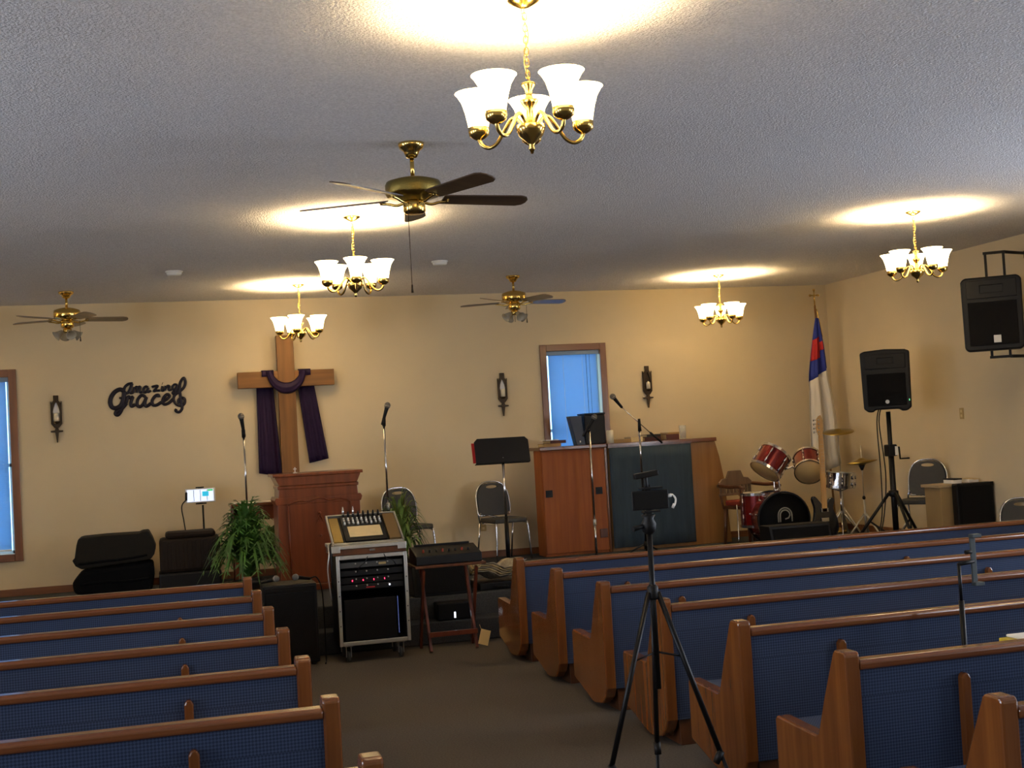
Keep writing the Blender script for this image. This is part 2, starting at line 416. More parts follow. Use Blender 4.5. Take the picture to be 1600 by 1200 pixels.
# ================================================================== CHANDELIERS
def make_chandelier():
    r = thing('chandelier', 'chandelier', 'chandelier')
    MB().lathe([(.004, -.035), (.02, -.032), (.045, -.018), (.062, -.008), (.064, 0)], 24).build('canopy', BRASS, r)
    ch = MB()
    for i in range(13):
        z = -.04 - i * .0225; a = (PI / 2) * (i % 2)
        lp = [(math.cos(t) * .0085 * math.cos(a), math.cos(t) * .0085 * math.sin(a), z - .005 + math.sin(t) * .0165) for t in [2 * PI * k / 10 for k in range(10)]]
        ch.tube(lp, .0022, 5, True)
    ch.build('chain', BRASS, r)
    wv = [(.011 * math.sin(t * 9), .011 * math.cos(t * 9), -.03 - t * .3) for t in [k / 24 for k in range(25)]]
    MB().tube(wv, .0022, 5).build('cord', BRASS, r)
    MB().lathe([(.008, -.555), (.006, -.59), (.013, -.578), (.010, -.565), (.016, -.555), (.045, -.53), (.055, -.508), (.058, -.49), (.03, -.482), (.018, -.46), (.014, -.43), (.030, -.405), (.036, -.392), (.018, -.388), (.012, -.372), (.014, -.355), (.026, -.335), (.028, -.326), (.006, -.322)], 20).build('column', BRASS, r)
    prof = [(.030, -.150), (.036, -.148), (.042, -.115), (.050, -.075), (.062, -.035), (.078, -.008), (.086, 0), (.083, .001), (.075, -.008), (.058, -.038), (.046, -.078), (.038, -.115), (.031, -.143)]
    for k in range(5):
        a = 2 * PI * k / 5; R = .212; dx, dy = math.cos(a), math.sin(a)
        pts = [(.03, -.485), (.055, -.455), (.08, -.458), (.11, -.50), (.14, -.54), (.172, -.553), (.2, -.54), (.212, -.515), (.212, -.50)]
        arm = MB().tube(spline([(dx * q, dy * q, z) for q, z in pts], 4), .0075, 8).build('arm', BRASS, r)
        T = Matrix.Translation((dx * R, dy * R, -.335))
        MB().lathe([(.012, -.182), (.024, -.176), (.038, -.165), (.041, -.150), (.041, -.135), (.028, -.152)], 18, T).build('shade_holder', BRASS, arm)
        MB().lathe(prof, 22, T, cap=False).build('shade', SHADE, arm)
        l = bpy.data.lights.new('bulb', 'POINT'); l.energy = BULB_W; l.color = (1.0, .78, .45); l.shadow_soft_size = .022
        b = bpy.data.objects.new('bulb', l); COL.objects.link(b); b.parent = arm; b.location = (dx * R, dy * R, -.335 - .072)
    return r
XA, XD, YA, YBb, YC = 1.405, 6.065, 4.63, 9.255, 13.107
c0 = make_chandelier()
CH_L = [(XA, YA, 73, 'lit brass five-shade chandelier over the aisle, beside the dark-bladed fan, over the rear pews'),
        (XA, YBb, 48, 'lit brass five-shade chandelier over the aisle between the dark-bladed fan and the platform'),
        (XA, YC, 38, 'lit brass five-shade chandelier hanging right before the wooden cross'),
        (XD, YBb, 57, 'lit brass five-shade chandelier near the wall-mounted loudspeaker'),
        (XD, YC, 65, 'lit brass five-shade chandelier hanging near the flag and drum kit'),
        (XA - 4.66, YA, 20, 'lit brass five-shade chandelier over the rear pews by the side windows, cross side'),
        (XA - 4.66, YBb, 35, 'lit brass five-shade chandelier over the front pews on the cross side'),
        (XA - 4.66, YC, 50, 'lit brass five-shade chandelier over the platform end beyond the blind-covered tall window'),
        (XD, YA, 10, 'lit brass five-shade chandelier over the rear pews on the drum kit side')]
for i, (x, y, a, lb) in enumerate(CH_L):
    o = c0 if i == 0 else copy_tree(c0)
    o.location = (x, y, H); o.rotation_euler.z = math.radians(a); o['label'] = lb; o['group'] = 'brass chandeliers'

# ================================================================== CEILING FANS
def make_fan(loc, ang, R, kit, label, cm, bladem):
    r = thing('ceiling_fan', label, 'ceiling fan', loc, 0, 'ceiling fans')
    k = 1. if not kit else .8
    MB().lathe([(.016, -.085 * k), (.03, -.08 * k), (.04, -.06 * k), (.045, -.045 * k), (.066, -.03 * k), (.073, -.012), (.073, 0)], 24).build('canopy', BRASS, r)
    MB().cyl((0, 0, -.2 * k), (0, 0, -.075 * k), .012, n=12).build('downrod', BRASS, r)
    z0 = -.19 * k
    MB().lathe([(.02, z0), (.09 * k, z0 - .012), (.150 * k, z0 - .03), (.157 * k, z0 - .045), (.157 * k, z0 - .095), (.15 * k, z0 - .108), (.09 * k, z0 - .125), (.055, z0 - .135)], 32).build('motor_housing', cm, r)
    zb = z0 - .140
    MB().lathe([(.05, z0 - .12), (.062, zb - .01), (.062, zb - .055), (.05, zb - .068), (.01, zb - .07)], 24).build('switch_housing', BRASS, r)
    for i in range(5):
        a = ang + math.radians(18) + i * 2 * PI / 5; T = Matrix.Rotation(a, 4, 'Z')
        ir = MB(); ir.tube([T @ Vector(p) for p in spline([(.05, 0, zb), (.10, 0, zb - .012), (.15, 0, zb), (.2, 0, zb + .008)], 4)], .008, 8)
        ir.tube([T @ Vector(p) for p in ((.19, -.035, zb + .008), (.19, .035, zb + .008))], .006, 6)
        ir = ir.build('blade_iron', BRASS, r)
        w0, w1 = .052, .066
        ol = [(.17, -w0), (.2, -w0 - .004)] + [(R - .05, -w1), (R - .015, -w1 * .75), (R, -w1 * .3), (R, w1 * .3), (R - .015, w1 * .75), (R - .05, w1)] + [(.2, w0 + .004), (.17, w0)]
        mb = MB().prism(ol, .014, .021, 'xy')
        mb.v = [tuple(T @ (Matrix.Translation((0, 0, zb)) @ Matrix.Rotation(math.radians(-13), 4, 'X') @ Vector(v))) for v in mb.v]
        mb.build('blade', bladem, r)
    ln = .42 if not kit else .16
    px, py = (-.045, -.045) if not kit else (.12, -.03)
    zz = zb - .05 if not kit else zb
    pc = MB().tube([(px, py, zz), (px, py, zz - ln)], .002, 6); pc.cyl((px, py, zz - ln), (px, py, zz - ln - .045), .004, .007, 8)
    pc.build('pull_chain', BRONZE, r)
    if kit:
        MB().lathe([(.03, zb - .12), (.045, zb - .11), (.04, zb - .075), (.02, zb - .068)], 16).build('light_fitter', BRASS, r)
        for i in range(4):
            a = ang + .5 + i * PI / 2
            dv = Vector((math.cos(a) * .8, math.sin(a) * .8, -.55)).normalized()
            Q = Matrix.Translation((math.cos(a) * .045, math.sin(a) * .045, zb - .1)) @ aim(dv).to_4x4()
            MB().lathe([(.014, 0), (.022, .01), (.03, .04), (.038, .065), (.052, .085), (.049, .085), (.035, .066), (.026, .04), (.012, .012)], 14, Q, cap=False).build('tulip_glass', FROST, r)
        MB().cyl((0, 0, zb - .12), (0, 0, zb - .19), .003, n=6).build('light_pull', BRONZE, r)
    return r
FBL = wood('walnut_fan_blade', '3a2a1c', '57402a', 'x', .45)
FBL2 = wood('oak_fan_blade', '7c6444', '937a58', 'x', .45)
p = at(642, 224, Z=H); make_fan(p, -YAW + .06, .68, False, 'brass ceiling fan with mesh motor housing and dark blades, no light kit', ABRASS, FBL)
p = at(103, 456, Z=H); make_fan(p, -YAW + .1, .58, True, 'brass ceiling fan with glass tulip lights above the wall sign', BRASS, FBL2)
p = at(801, 431, Z=H); make_fan(p, -YAW + .05, .58, True, 'brass ceiling fan with glass tulip lights before the narrow window', BRASS, FBL2)
for px, py, lb in ((272, 424, 'white ceiling smoke detector on the cross side of the aisle chandelier'), (687, 408, 'white ceiling smoke detector between aisle chandelier and tulip-light fan')):
    p = at(px, py, Z=H); r = thing('smoke_detector', lb, 'smoke detector', p, 0, 'smoke detectors')
    MB().lathe([(.03, -.042), (.06, -.038), (.068, -.02), (.07, -.012)], 24).build('cover', WHITE, r)
    MB().lathe([(.078, -.012), (.078, 0)], 24).build('base', WHITE, r)

# ================================================================== WALL PIECES
# cross and drape
cx = at(447, 592, Y=D - .12).x; cz = at(447, 592, Y=D - .12).z
r = thing('wooden_cross', 'large cedar plank cross standing against the front wall', 'cross', (cx, D, PL))
MB().b2(-.093, .093, -.166, -.07, 0, 3.0 - PL).build('upright', CROSSW, r, .006)
MB().b2(-.525, .525, -.16, -.075, cz - PL - .088, cz - PL + .088).build('crossbeam', CROSSWX, r, .006)
dr = thing('draped_cloth', 'dark purple cloth draped over the arms of the wooden cross', 'cloth', (cx, D, cz))
sw = []
for i in range(25):
    t = i / 24; a = PI * t
    px_, pz_ = -.185 * math.cos(a), .095 - .20 * math.sin(a) ** 1.1
    row = []
    for j in range(9):
        q = (j / 8 - .5); th = .062 + .012 * math.sin(a)
        nx, nz = -math.cos(a) * .45, -math.sin(a)
        row.append((px_ + nx * q * 2 * th, -.185 - .022 * math.cos(q * PI) - .006 * math.sin(q * 18 + t * 4), pz_ + nz * q * 2 * th * .8))
    sw.append(row)
MB().sheet(sw, .006).build('swag', PURPLE, dr)
for sx in (-1, 1):
    # over the beam and down behind it, then hanging free below
    top = [[(sx * .20 + (j / 8 - .5) * .13, yy, zz) for j in range(9)] for yy, zz in ((-.18, .03), (-.172, .097), (-.12, .1), (-.062, .097), (-.055, 0), (-.05, -.1))]
    MB().sheet(top, .006).build('shoulder_fold', PURPLE, dr)
    g = []
    for i in range(14):
        t = i / 13; zz = -.06 - t * (.96 if sx < 0 else .88)
        xc = (-.23 + .02 * t) if sx < 0 else (.218 + .107 * t); wd = .18 + (.07 if sx < 0 else .03) * t
        g.append([(xc + (j / 14 - .5) * wd, -.045 - .018 * math.cos(j * 1.35 + sx) * (.4 + .6 * t), zz - (.05 * (j / 14) * t if sx < 0 else -.04 * (j / 14) * t)) for j in range(15)])
    MB().sheet(g, .005).build('hanging_tail', PURPLE, dr)

# lettered sign: strokes followed from the photo (in tenths of a pixel), cut from dark metal, hung on the wall
sg = thing('lettered_sign', 'dark metal script wall sign reading Amazing Grace with treble clef', 'sign', (0, D, 0))
STR = {
 'letter_A': [([(575, 292), (510, 300), (455, 345), (440, 405), (470, 445), (515, 420), (550, 330), (562, 300), (535, 400), (545, 440), (585, 432)], 15)],
 'letter_m': [([(600, 345), (590, 400), (583, 440)], 12), ([(592, 385), (625, 345), (645, 352), (638, 400), (632, 438)], 12), ([(640, 385), (672, 342), (692, 350), (684, 400), (690, 432), (725, 422)], 12)],
 'letter_a': [([(815, 352), (775, 340), (742, 380), (748, 425), (785, 425), (818, 355), (808, 400), (815, 425), (860, 405)], 13)],
 'letter_z': [([(870, 350), (900, 338), (965, 330), (925, 385), (905, 412), (945, 402), (1000, 402)], 13)],
 'letter_i': [([(1040, 332), (1030, 375), (1035, 403), (1068, 395)], 13), ([(1034, 290), (1042, 293)], 13)],
 'letter_n': [([(1088, 328), (1080, 370), (1076, 404)], 12), ([(1082, 365), (1120, 328), (1146, 335), (1136, 375), (1145, 397), (1180, 385)], 12)],
 'letter_g': [([(1265, 312), (1225, 305), (1195, 345), (1205, 385), (1240, 378), (1268, 315), (1255, 400), (1225, 455), (1195, 440), (1230, 410), (1290, 380)], 12)],
 'letter_G': [([(445, 420), (380, 385), (300, 420), (240, 500), (222, 590), (255, 665), (330, 672), (400, 620), (430, 520), (440, 420)], 27), ([(435, 440), (425, 560), (405, 690), (350, 780), (305, 770), (320, 730), (400, 690), (480, 600)], 22), ([(400, 520), (362, 518)], 12)],
 'letter_r': [([(470, 600), (500, 500), (540, 520), (575, 505), (545, 590), (555, 650), (610, 620)], 20)],
 'letter_a_large': [([(770, 500), (715, 475), (655, 540), (645, 625), (690, 655), (745, 600), (790, 500), (765, 590), (785, 650), (860, 600)], 20)],
 'letter_c': [([(985, 510), (975, 475), (925, 490), (880, 560), (890, 625), (945, 630), (1020, 585)], 20)],
 'letter_e': [([(1020, 590), (1110, 535), (1150, 485), (1110, 462), (1060, 510), (1040, 580), (1075, 618), (1140, 595), (1210, 530)], 19)],
 'treble_clef': [([(1300, 605), (1290, 555), (1330, 515), (1385, 535), (1385, 600), (1330, 640), (1255, 615), (1215, 545), (1235, 470), (1310, 415), (1375, 350), (1395, 270), (1372, 205), (1330, 250), (1308, 330), (1315, 450), (1330, 580), (1345, 680), (1300, 738), (1245, 720), (1260, 690)], 15)],
}
for nm, strokes in STR.items():
    mb = MB()
    for pts, wd in strokes:
        q = [at(150 + a / 10, 570 + b / 10, Y=D - .012) - Vector((0, D, 0)) for a, b in pts]
        if len(q) > 2: q = spline(q, 5)
        mb.tube(q, wd / 10 / 2000 * 13.6 * (1.5 if wd < 17 else 1.28), 8, flat=((0, 1, 0), .38))
    mb.build(nm.replace('_large', ''), SIGN, sg)

# sconces
def make_sconce(px, py, tall, lb):
    p = at(px, py, Y=D); r = thing('wall_sconce', lb, 'sconce', p, 0, 'dark bronze wall sconces')
    out = [(-.026, 0), (.026, 0), (.026, -.055), (.044, -.085), (.056, -.06), (.056, -.30), (.022, -.345), (-.022, -.345), (-.056, -.30), (-.056, -.06), (-.044, -.085), (-.026, -.055)]
    inn = [(-.006, -.075), (.006, -.075), (.014, -.095), (.026, -.13), (.034, -.17), (.034, -.27), (.016, -.285), (-.016, -.285), (-.034, -.27), (-.034, -.17), (-.026, -.13), (-.014, -.095)]
    MB().ring(out, inn, -.03, -.004, 'xz').build('lantern_frame', BRONZE, r, .003)
    MB().prism([(q[0] * 1.1, q[1]) for q in inn], -.010, -.001, 'xz').build('mirror', MIRROR if tall else BRONZE, r)
    MB().lathe([(.024, -.275), (.024, -.19 if tall else -.2), (.004, -.185)], 14, Matrix.Translation((0, -.045, 0))).build('candle', WAX, r)
    MB().lathe([(.012, -.30), (.034, -.285), (.036, -.275)], 14, Matrix.Translation((0, -.045, 0))).build('candle_cup', BRONZE, r)
    mb = MB(); mb.prism([(-.014, -.345), (.014, -.345), (.02, -.37), (.062, -.373), (.062, -.388), (.018, -.392), (.004, -.50), (-.004, -.50), (-.018, -.392), (-.062, -.388), (-.062, -.373), (-.02, -.37)], -.035, -.006, 'xz')
    mb.build('finial', BRONZE, r, .003)
make_sconce(87, 618, True, 'dark bronze candle sconce between the lettered sign and the tall window')
make_sconce(783, 583, True, 'dark bronze candle sconce between the wooden cross and the narrow window')
make_sconce(1009, 572, False, 'dark bronze candle sconce on the drum kit side of the narrow window')
# outlets
def outlet(p, axis, lb):
    r = thing('outlet', lb, 'outlet', p, 0 if axis == 'y' else -PI / 2, 'wall plates')
    MB().b2(-.035, .035, -.006, 0, -.058, .058).build('cover_plate', IVORY, r, .002)
    for z in (-.025, .025): MB().b2(-.014, .014, -.010, -.006, z - .014, z + .014).build('socket', CREAM, r, .001)
outlet(at(1503, 646, X=XR), 'x', 'ivory electrical wall plate under the wall-mounted loudspeaker')
outlet(at(755, 822, Y=D), 'y', 'ivory outlet on front wall beside a grey stacking chair')

# ================================================================== PULPIT, TABLE, FERNS
p0 = at(505, 905, Y=12.5)
r = thing('pulpit', 'dark cherry wood pulpit with crown moulding and carved front', 'pulpit', (p0.x, 12.5, PL))
zt = at(505, 737, Y=12.5).z - PL
hw = .435
def pbox(nm, w_, y0, y1, z0, z1, bev=.006, m=CHERRY): return MB().b2(-w_, w_, y0, y1, z0, z1).build(nm, m, r, bev)
MB().prism([(-.40, .06), (.40, .06), (.40, zt - .27), (.385, zt - .235), (.375, zt - .06), (-.375, zt - .06), (-.385, zt - .235), (-.40, zt - .27)], .025, .52, 'xz').build('body', CHERRY, r, .006)
pbox('base_plinth', .43, 0, .55, 0, .06)
MB().prism([(-.018, zt - .03), (-.018, zt - .012), (-.01, zt), (.57, zt), (.57, zt - .03)], -hw, hw, 'yz').build('desk_top', CHERRY, r, .005)
MB().prism([(-.376, zt - .115), (.376, zt - .115), (hw - .02, zt - .03), (-hw + .02, zt - .03)], .0, .545, 'xz').build('crown_moulding', CHERRY, r, .004)
pbox('lower_moulding', .392, .012, .53, zt - .15, zt - .117, .008)
MB().prism([(-.41, zt - .30), (.41, zt - .30), (.425, zt - .255), (.41, zt - .23), (-.41, zt - .23), (-.425, zt - .255)], .02, .524, 'xz').build('shoulder', CHERRY, r, .006)
arch = [(-.30 + .6 * k / 20, zt - .235 + .028 * abs(math.sin(k / 20 * PI * 3)) - .012 * math.cos(k / 20 * 2 * PI)) for k in range(21)]
MB().tube(spline([(a, .018, b - .055) for a, b in arch], 2), .009, 8).build('carved_arch', CHERRY, r)
for sx in (-1, 1): MB().tube([(sx * .30, .018, zt - .30), (sx * .30, .018, .14)], .008, 8).build('carved_border', CHERRY, r)
em = MB(); ez = zt - .50
em.tube([(0, .018, ez + .09), (.05, .018, ez), (0, .018, ez - .10), (-.05, .018, ez)], .009, 6, True)
em.tube([(0, .018, ez + .06), (.03, .018, ez), (0, .018, ez - .06), (-.03, .018, ez)], .007, 6, True); em.ball((0, .018, ez + .105), .013, 8, 6); em.ball((0, .018, ez - .115), .013, 8, 6)
em.build('carved_emblem', CHERRY, r)
pc = at(461, 738, Y=12.62)
r = thing('small_cross', 'tiny white cross standing on top of the pulpit', 'cross', (pc.x, 12.62, PL + zt))
MB().b2(-.02, .02, -.012, .012, 0, .008).build('base', WHITE, r, .002)
MB().b2(-.005, .005, -.004, .004, .008, .058).b2(-.016, .016, -.004, .004, .036, .045).build('cross_body', WHITE, r)
# communion table behind the pulpit
ct = at(360, 789, Y=13.45); th = ct.z - PL; xw = 1.32
r = thing('communion_table', 'brown wooden communion table with red apron behind the pulpit', 'table', (ct.x, 13.45, PL))
MB().b2(0, xw, 0, .5, th - .035, th).build('table_top', OAKX, r, .008)
MB().b2(.03, xw - .03, .03, .055, th - .17, th - .035).build('apron', CHERRY, r, .004)
MB().b2(.03, xw - .03, .06, .46, .24, .27).build('lower_shelf', CHERRY, r, .004)
for a in (.02, xw - .09):
    for b in (.03, .4): MB().b2(a, a + .07, b, b + .07, 0, th - .035).build('leg', CHERRY, r, .006)
rn = MB().sheet([[(x, y + .004 * math.sin(x * 40), th + .0045 + .0015 * math.sin(x * 23 + y * 9)) for x in [.03 + k * .06 for k in range(21)]] for y in (.03, .14, .26, .38, .46)], .003)
o = rn.build('table_runner', FWHITE); o.location = (ct.x, 13.45, PL); tag(o, 'white lace runner lying on the brown communion table', 'table runner')

def fern(name, loc, hgt, spread, n, seed, label, m, pot_r=.13, pot_h=.22, upright=.5, leaflets=True):
    rnd = random.Random(seed); r = thing(name, label, 'plant', loc)
    MB().lathe([(pot_r * .7, 0), (pot_r, pot_h), (pot_r * 1.05, pot_h), (pot_r * 1.05, pot_h - .02), (pot_r * .9, pot_h - .015), (.01, pot_h - .03)], 18).build('pot', TERRA, r)
    mb = MB()
    for i in range(n):
        a = rnd.uniform(0, 2 * PI); L = rnd.uniform(.6, 1.05) * hgt; lean = rnd.uniform(.1, 1.) ** upright
        sp = spread * lean * rnd.uniform(.8, 1.1); top = L * (1 - .55 * lean ** 2); end = top - L * .5 * lean ** 2
        pts = [Vector((0, 0, pot_h - .03)), Vector((sp * .25, 0, pot_h + top * .62)), Vector((sp * .62, 0, pot_h + top * .9)), Vector((sp, 0, pot_h + end))]
        ps = spline(pts, 4); wd = rnd.uniform(.010, .02)
        T = Matrix.Rotation(a, 4, 'Z'); vs = []; fs = []
        for k, q in enumerate(ps):
            ww = wd * math.sin(PI * (.12 + .88 * k / (len(ps) - 1))) + .001
            vs += [T @ (q + Vector((0, ww, .3 * ww))), T @ (q + Vector((0, 0, -.2 * ww))), T @ (q + Vector((0, -ww, .3 * ww)))]
        for k in range(len(ps) - 1):
            b = 3 * k; fs += [(b, b + 1, b + 4, b + 3), (b + 1, b + 2, b + 5, b + 4)]
        # leaflets along the frond
        for k in range(2, len(ps) - 1, 2 if leaflets else 50):
            for sd in (-1, 1):
                q = ps[k]; d = (ps[min(k + 1, len(ps) - 1)] - q).normalized(); ll = .055 * rnd.uniform(.7, 1.2)
                b = len(vs); tip = q + Vector((d.x * ll * .6, sd * ll, d.z * ll * .6 - .012)); mid = (q + tip) / 2
                vs += [T @ q, T @ (mid + d * .009), T @ tip, T @ (mid - d * .009)]; fs.append((b, b + 1, b + 2, b + 3))
        mb.add(vs, fs, True)
    o = mb.build('fronds', m, r); o['kind'] = 'stuff'
    return r
p = at(388, 900, Y=11.75); fern('potted_fern', (p.x, 11.75, PL), .78, .44, 230, 3, 'big bushy green fern beside the pulpit and speaker cases', LEAF, .15, .22, .7)
p = at(625, 880, Y=12.05); fern('potted_fern', (p.x + .02, 12.05, PL), .78, .36, 150, 5, 'spiky green fern between the mixer rack and a grey chair', LEAF2, .13, .2, .8, False)
p = at(424, 845, Y=13.7); fern('flower_pot', (p.x, 13.62, PL + .27), .26, .14, 40, 9, 'small leafy plant on the shelf of the communion table', LEAF2, .06, .1)

# ================================================================== MICROPHONES AND STANDS
def mic(tip_ball, tail, label, group='handheld microphones', m=BLK, s=1.25):
    a, b = Vector(tail), Vector(tip_ball); d = (b - a); L = d.length; Q = aim(d).to_4x4()
    r = thing('microphone', label, 'microphone', a, 0, group)
    MB().lathe([(.009 * s, 0), (.0115 * s, .004), (.0125 * s, L * .3), (.016 * s, L * .72), (.019 * s, L * .80), (.012 * s, L * .81)], 16, Q).build('handle', m, r)
    MB().ball(Q @ Vector((0, 0, L * .90)), .0255 * s, 16, 10, (1, 1, 1.08), Q.to_3x3()).build('grille_head', GREYMIC, r)
    MB().lathe([(.0262 * s, L * .885), (.0262 * s, L * .905)], 16, Q).build('collar_ring', STEEL, r)
    return r
def mic_stand(x, y, z0, ztop, label, knee=None, boom=None, tripod=False, low=BLKM):
    r = thing('microphone_stand', label, 'mic stand', (x, y, z0), 0, 'microphone stands')
    h = ztop - z0; kn = knee - z0 if knee else h * .45
    if tripod:
        for k in range(3):
            a = k * 2 * PI / 3 + .5
            MB().tube([(.02 * math.cos(a), .02 * math.sin(a), .14), (.28 * math.cos(a), .28 * math.sin(a), .012)], .009, 8).build('leg', BLKM, r)
        MB().cyl((0, 0, .09), (0, 0, .17), .022, n=14).build('hub', BLKM, r)
    else:
        MB().lathe([(.125, 0), (.125, .012), (.10, .022), (.025, .03), (.018, .05)], 28).build('base', BLKM, r)
    MB().cyl((0, 0, .03), (0, 0, kn), .0125, n=12).build('lower_tube', low, r)
    MB().lathe([(.013, kn - .045), (.02, kn - .04), (.021, kn + .02), (.013, kn + .03)], 14).build('clutch', STEEL if not tripod else BLKM, r)
    MB().cyl((0, 0, kn), (0, 0, h), .010, n=12).build('upper_tube', CHROME, r)
    return r
def clip(parent, p0, p1):
    """mic clip on top of a stand, in the stand's own space"""
    o = Vector(parent.location); a, b = Vector(p0) - o, Vector(p1) - o
    mb = MB().tube([a, a + (b - a) * .3], .011, 10); mb.tube([a + (b - a) * .15, b], .019, 12)
    mb.build('mic_clip', BLK, parent)
def stand_with_mic(top_px, ball_px, tail_px, Y, lb_s, lb_m, knee_px=None, low=BLKM):
    t = at(*top_px, Y=Y); st = mic_stand(t.x, Y, PL, t.z, lb_s, at(*knee_px, Y=Y).z if knee_px else None, low=low)
    b, tl = at(*ball_px, Y=Y), at(*tail_px, Y=Y)
    b.y -= .03; top = Vector((t.x, Y, t.z))
    clip(st, top, tl + (b - tl) * .32)
    mic(tl + (b - tl) * 1.05, tl, lb_m)
    return st
stand_with_mic((381, 686), (376, 649), (382, 682), 12.9, 'straight chrome microphone stand rising behind the bushy fern', 'black microphone on the stand behind the bushy fern', (386, 796), CHROME)
stand_with_mic((600, 668), (605, 632), (597, 664), 12.9, 'straight chrome microphone stand between pulpit and a grey chair', 'black microphone on the stand between pulpit and grey chair', (607, 790))
stand_with_mic((921, 674), (928, 650), (911, 682), 13.3, 'straight thin microphone stand before the orange plywood cabinet', 'black microphone on the stand before the plywood cabinet', (927, 815), CHROME)
# boom stand
Yb = 12.9; t = at(999, 674, Y=Yb)
st = mic_stand(t.x, Yb, PL, t.z, 'boom microphone stand with angled arm before the blue-draped piano', at(1003, 742, Y=Yb).z, tripod=True)
o = Vector(st.location); a, b = at(972, 637, Y=Yb - .02) - o, at(1016, 676, Y=Yb - .02) - o; c2 = at(1035, 692, Y=Yb - .02) - o
bo = MB().tube([a, b], .005, 10).build('boom_arm', CHROME, st)
MB().tube([b, c2], .012, 12).build('counterweight', BLKM, bo)
cc = at(999, 663, Y=Yb - .02) - o
MB().tube([cc + Vector((0, 0, .06)), cc - Vector((0, 0, .075))], [.014, .02], 14).build('boom_clutch', BLK, st)
bl = at(956, 618, Y=Yb - .02); tl = at(972, 637, Y=Yb - .02)
mic(bl, tl, 'black microphone at the end of the angled boom arm')

# music stand
p = at(786, 722, Y=12.8)
r = thing('music_stand', 'black music stand with wide desk before a grey stacking chair', 'music stand', (p.x, 12.8, PL))
zz = p.z - PL
for k in range(3):
    a = k * 2 * PI / 3 + .3; MB().tube([(.015 * math.cos(a), .015 * math.sin(a), .09), (.30 * math.cos(a), .30 * math.sin(a), .012)], .009, 8).build('leg', BLKM, r)
MB().cyl((0, 0, .05), (0, 0, .55), .022, n=14).build('lower_tube', BLKM, r)
MB().cyl((0, 0, .5), (0, 0, zz + .05), .014, n=12).build('upper_tube', CHROME, r)
d = MB(); dw, dh = .29, .26
d.prism([(-dw, .0), (dw, .0), (dw, dh - .035), (dw - .035, dh), (-dw + .035, dh), (-dw, dh - .035)], -.004, .004, 'xz')
d.b2(-dw, dw, .0, .06, -.006, .002)
o = d.build('desk', BLKM, r, .002); o.location = (0, -.02, zz); o.rotation_euler = (math.radians(-14), 0, 0)
r2 = thing('red_folder', 'red folder resting on the black music stand', 'folder', (p.x, 12.82, p.z))
MB().b2(-.31, .20, -.002, .008, .004, .215).build('cover', RED, r2, .001)
MB().b2(-.30, .19, .0085, .012, .008, .208).build('pages', WHITE, r2)
r2.rotation_euler = (math.radians(-14), 0, 0)

# ================================================================== STACKING CHAIRS
def make_chair():
    r = thing('stacking_chair', 'chair', 'chair')
    # faces -y; origin on the floor under the seat centre
    def tomb(w_, z0, z1, k=26):
        pts = []
        hh = z1 - z0
        for i in range(k):
            a = -PI / 2 + 2 * PI * i / k; c, s_ = math.cos(a), math.sin(a)
            x = w_ * (abs(c) ** .45) * (1 if c > 0 else -1); z = z0 + hh * .45 + (hh * .55 * abs(s_) ** .9 if s_ > 0 else -hh * .45 * abs(s_) ** .35)
            if s_ > 0: x = w_ * (abs(c) ** .7) * (1 if c > 0 else -1)
            pts.append((x, z))
        return pts
    yb = .20
    def lean(mb): mb.v = [(x, y + (z - .45) * .16, z) for x, y, z in mb.v]; return mb
    out = tomb(.195, .50, .86); hole = [(.075 * math.cos(-PI / 2 + 2 * PI * i / 26), .815 + .018 * math.sin(-PI / 2 + 2 * PI * i / 26)) for i in range(26)]
    lean(MB().ring(out, hole, yb - .022, yb + .012, 'xz')).build('backrest', GREYV, r, .006)
    fr = [(x, yb, z) for x, z in tomb(.208, .47, .875, 40) if z > .5]
    fr = sorted(fr, key=lambda q: math.atan2(q[2] - .55, q[0]))
    path = [(.208, .17, .42)] + fr + [(-.208, .17, .42)]
    lean(MB().tube(path, .0105, 8)).build('back_frame', CHROME, r)
    MB().prism([(-.2, -.2), (-.16, -.225), (.16, -.225), (.2, -.2), (.195, .19), (-.195, .19)], .425, .475, 'xy').build('seat', GREYV, r, .014)
    for sx in (-1, 1):
        MB().tube(spline([(sx * .19, .14, .418), (sx * .19, -.17, .415), (sx * .195, -.205, .39), (sx * .215, -.225, .0105)], 4), .0105, 8).build('leg', CHROME, r)
        MB().tube([(sx * .208, .168, .425), (sx * .215, .26, .0105)], .0105, 8).build('leg', CHROME, r)
    MB().tube([(-.19, .1, .412), (.19, .1, .412)], .008, 8).build('crossbar', CHROME, r)
    return r
ch0 = make_chair()
ps = []
q1 = at(643, 850, Y=13.75); q2 = at(792, 850, Y=13.75); q3 = at(1441, 790, Y=11.95); q4 = at(1614, 800, Y=10.45)
for i, (q, y, z, a, lb) in enumerate(((q1, 13.85, PL, .25, 'grey stacking chair behind the spiky fern and mixer rack'), (q2, 13.85, PL, .22, 'grey stacking chair behind the music stand'),
                                   (q3, 11.95, PL, -.9, 'grey stacking chair behind the crank speaker stand'), (q4, 10.55, 0, -.5, 'grey stacking chair at the wall end of the front pew'))):
    c = ch0 if i == 0 else copy_tree(ch0)
    c.location = (q.x, y, z); c.rotation_euler.z = a; c['label'] = lb; c['group'] = 'grey stacking chairs'

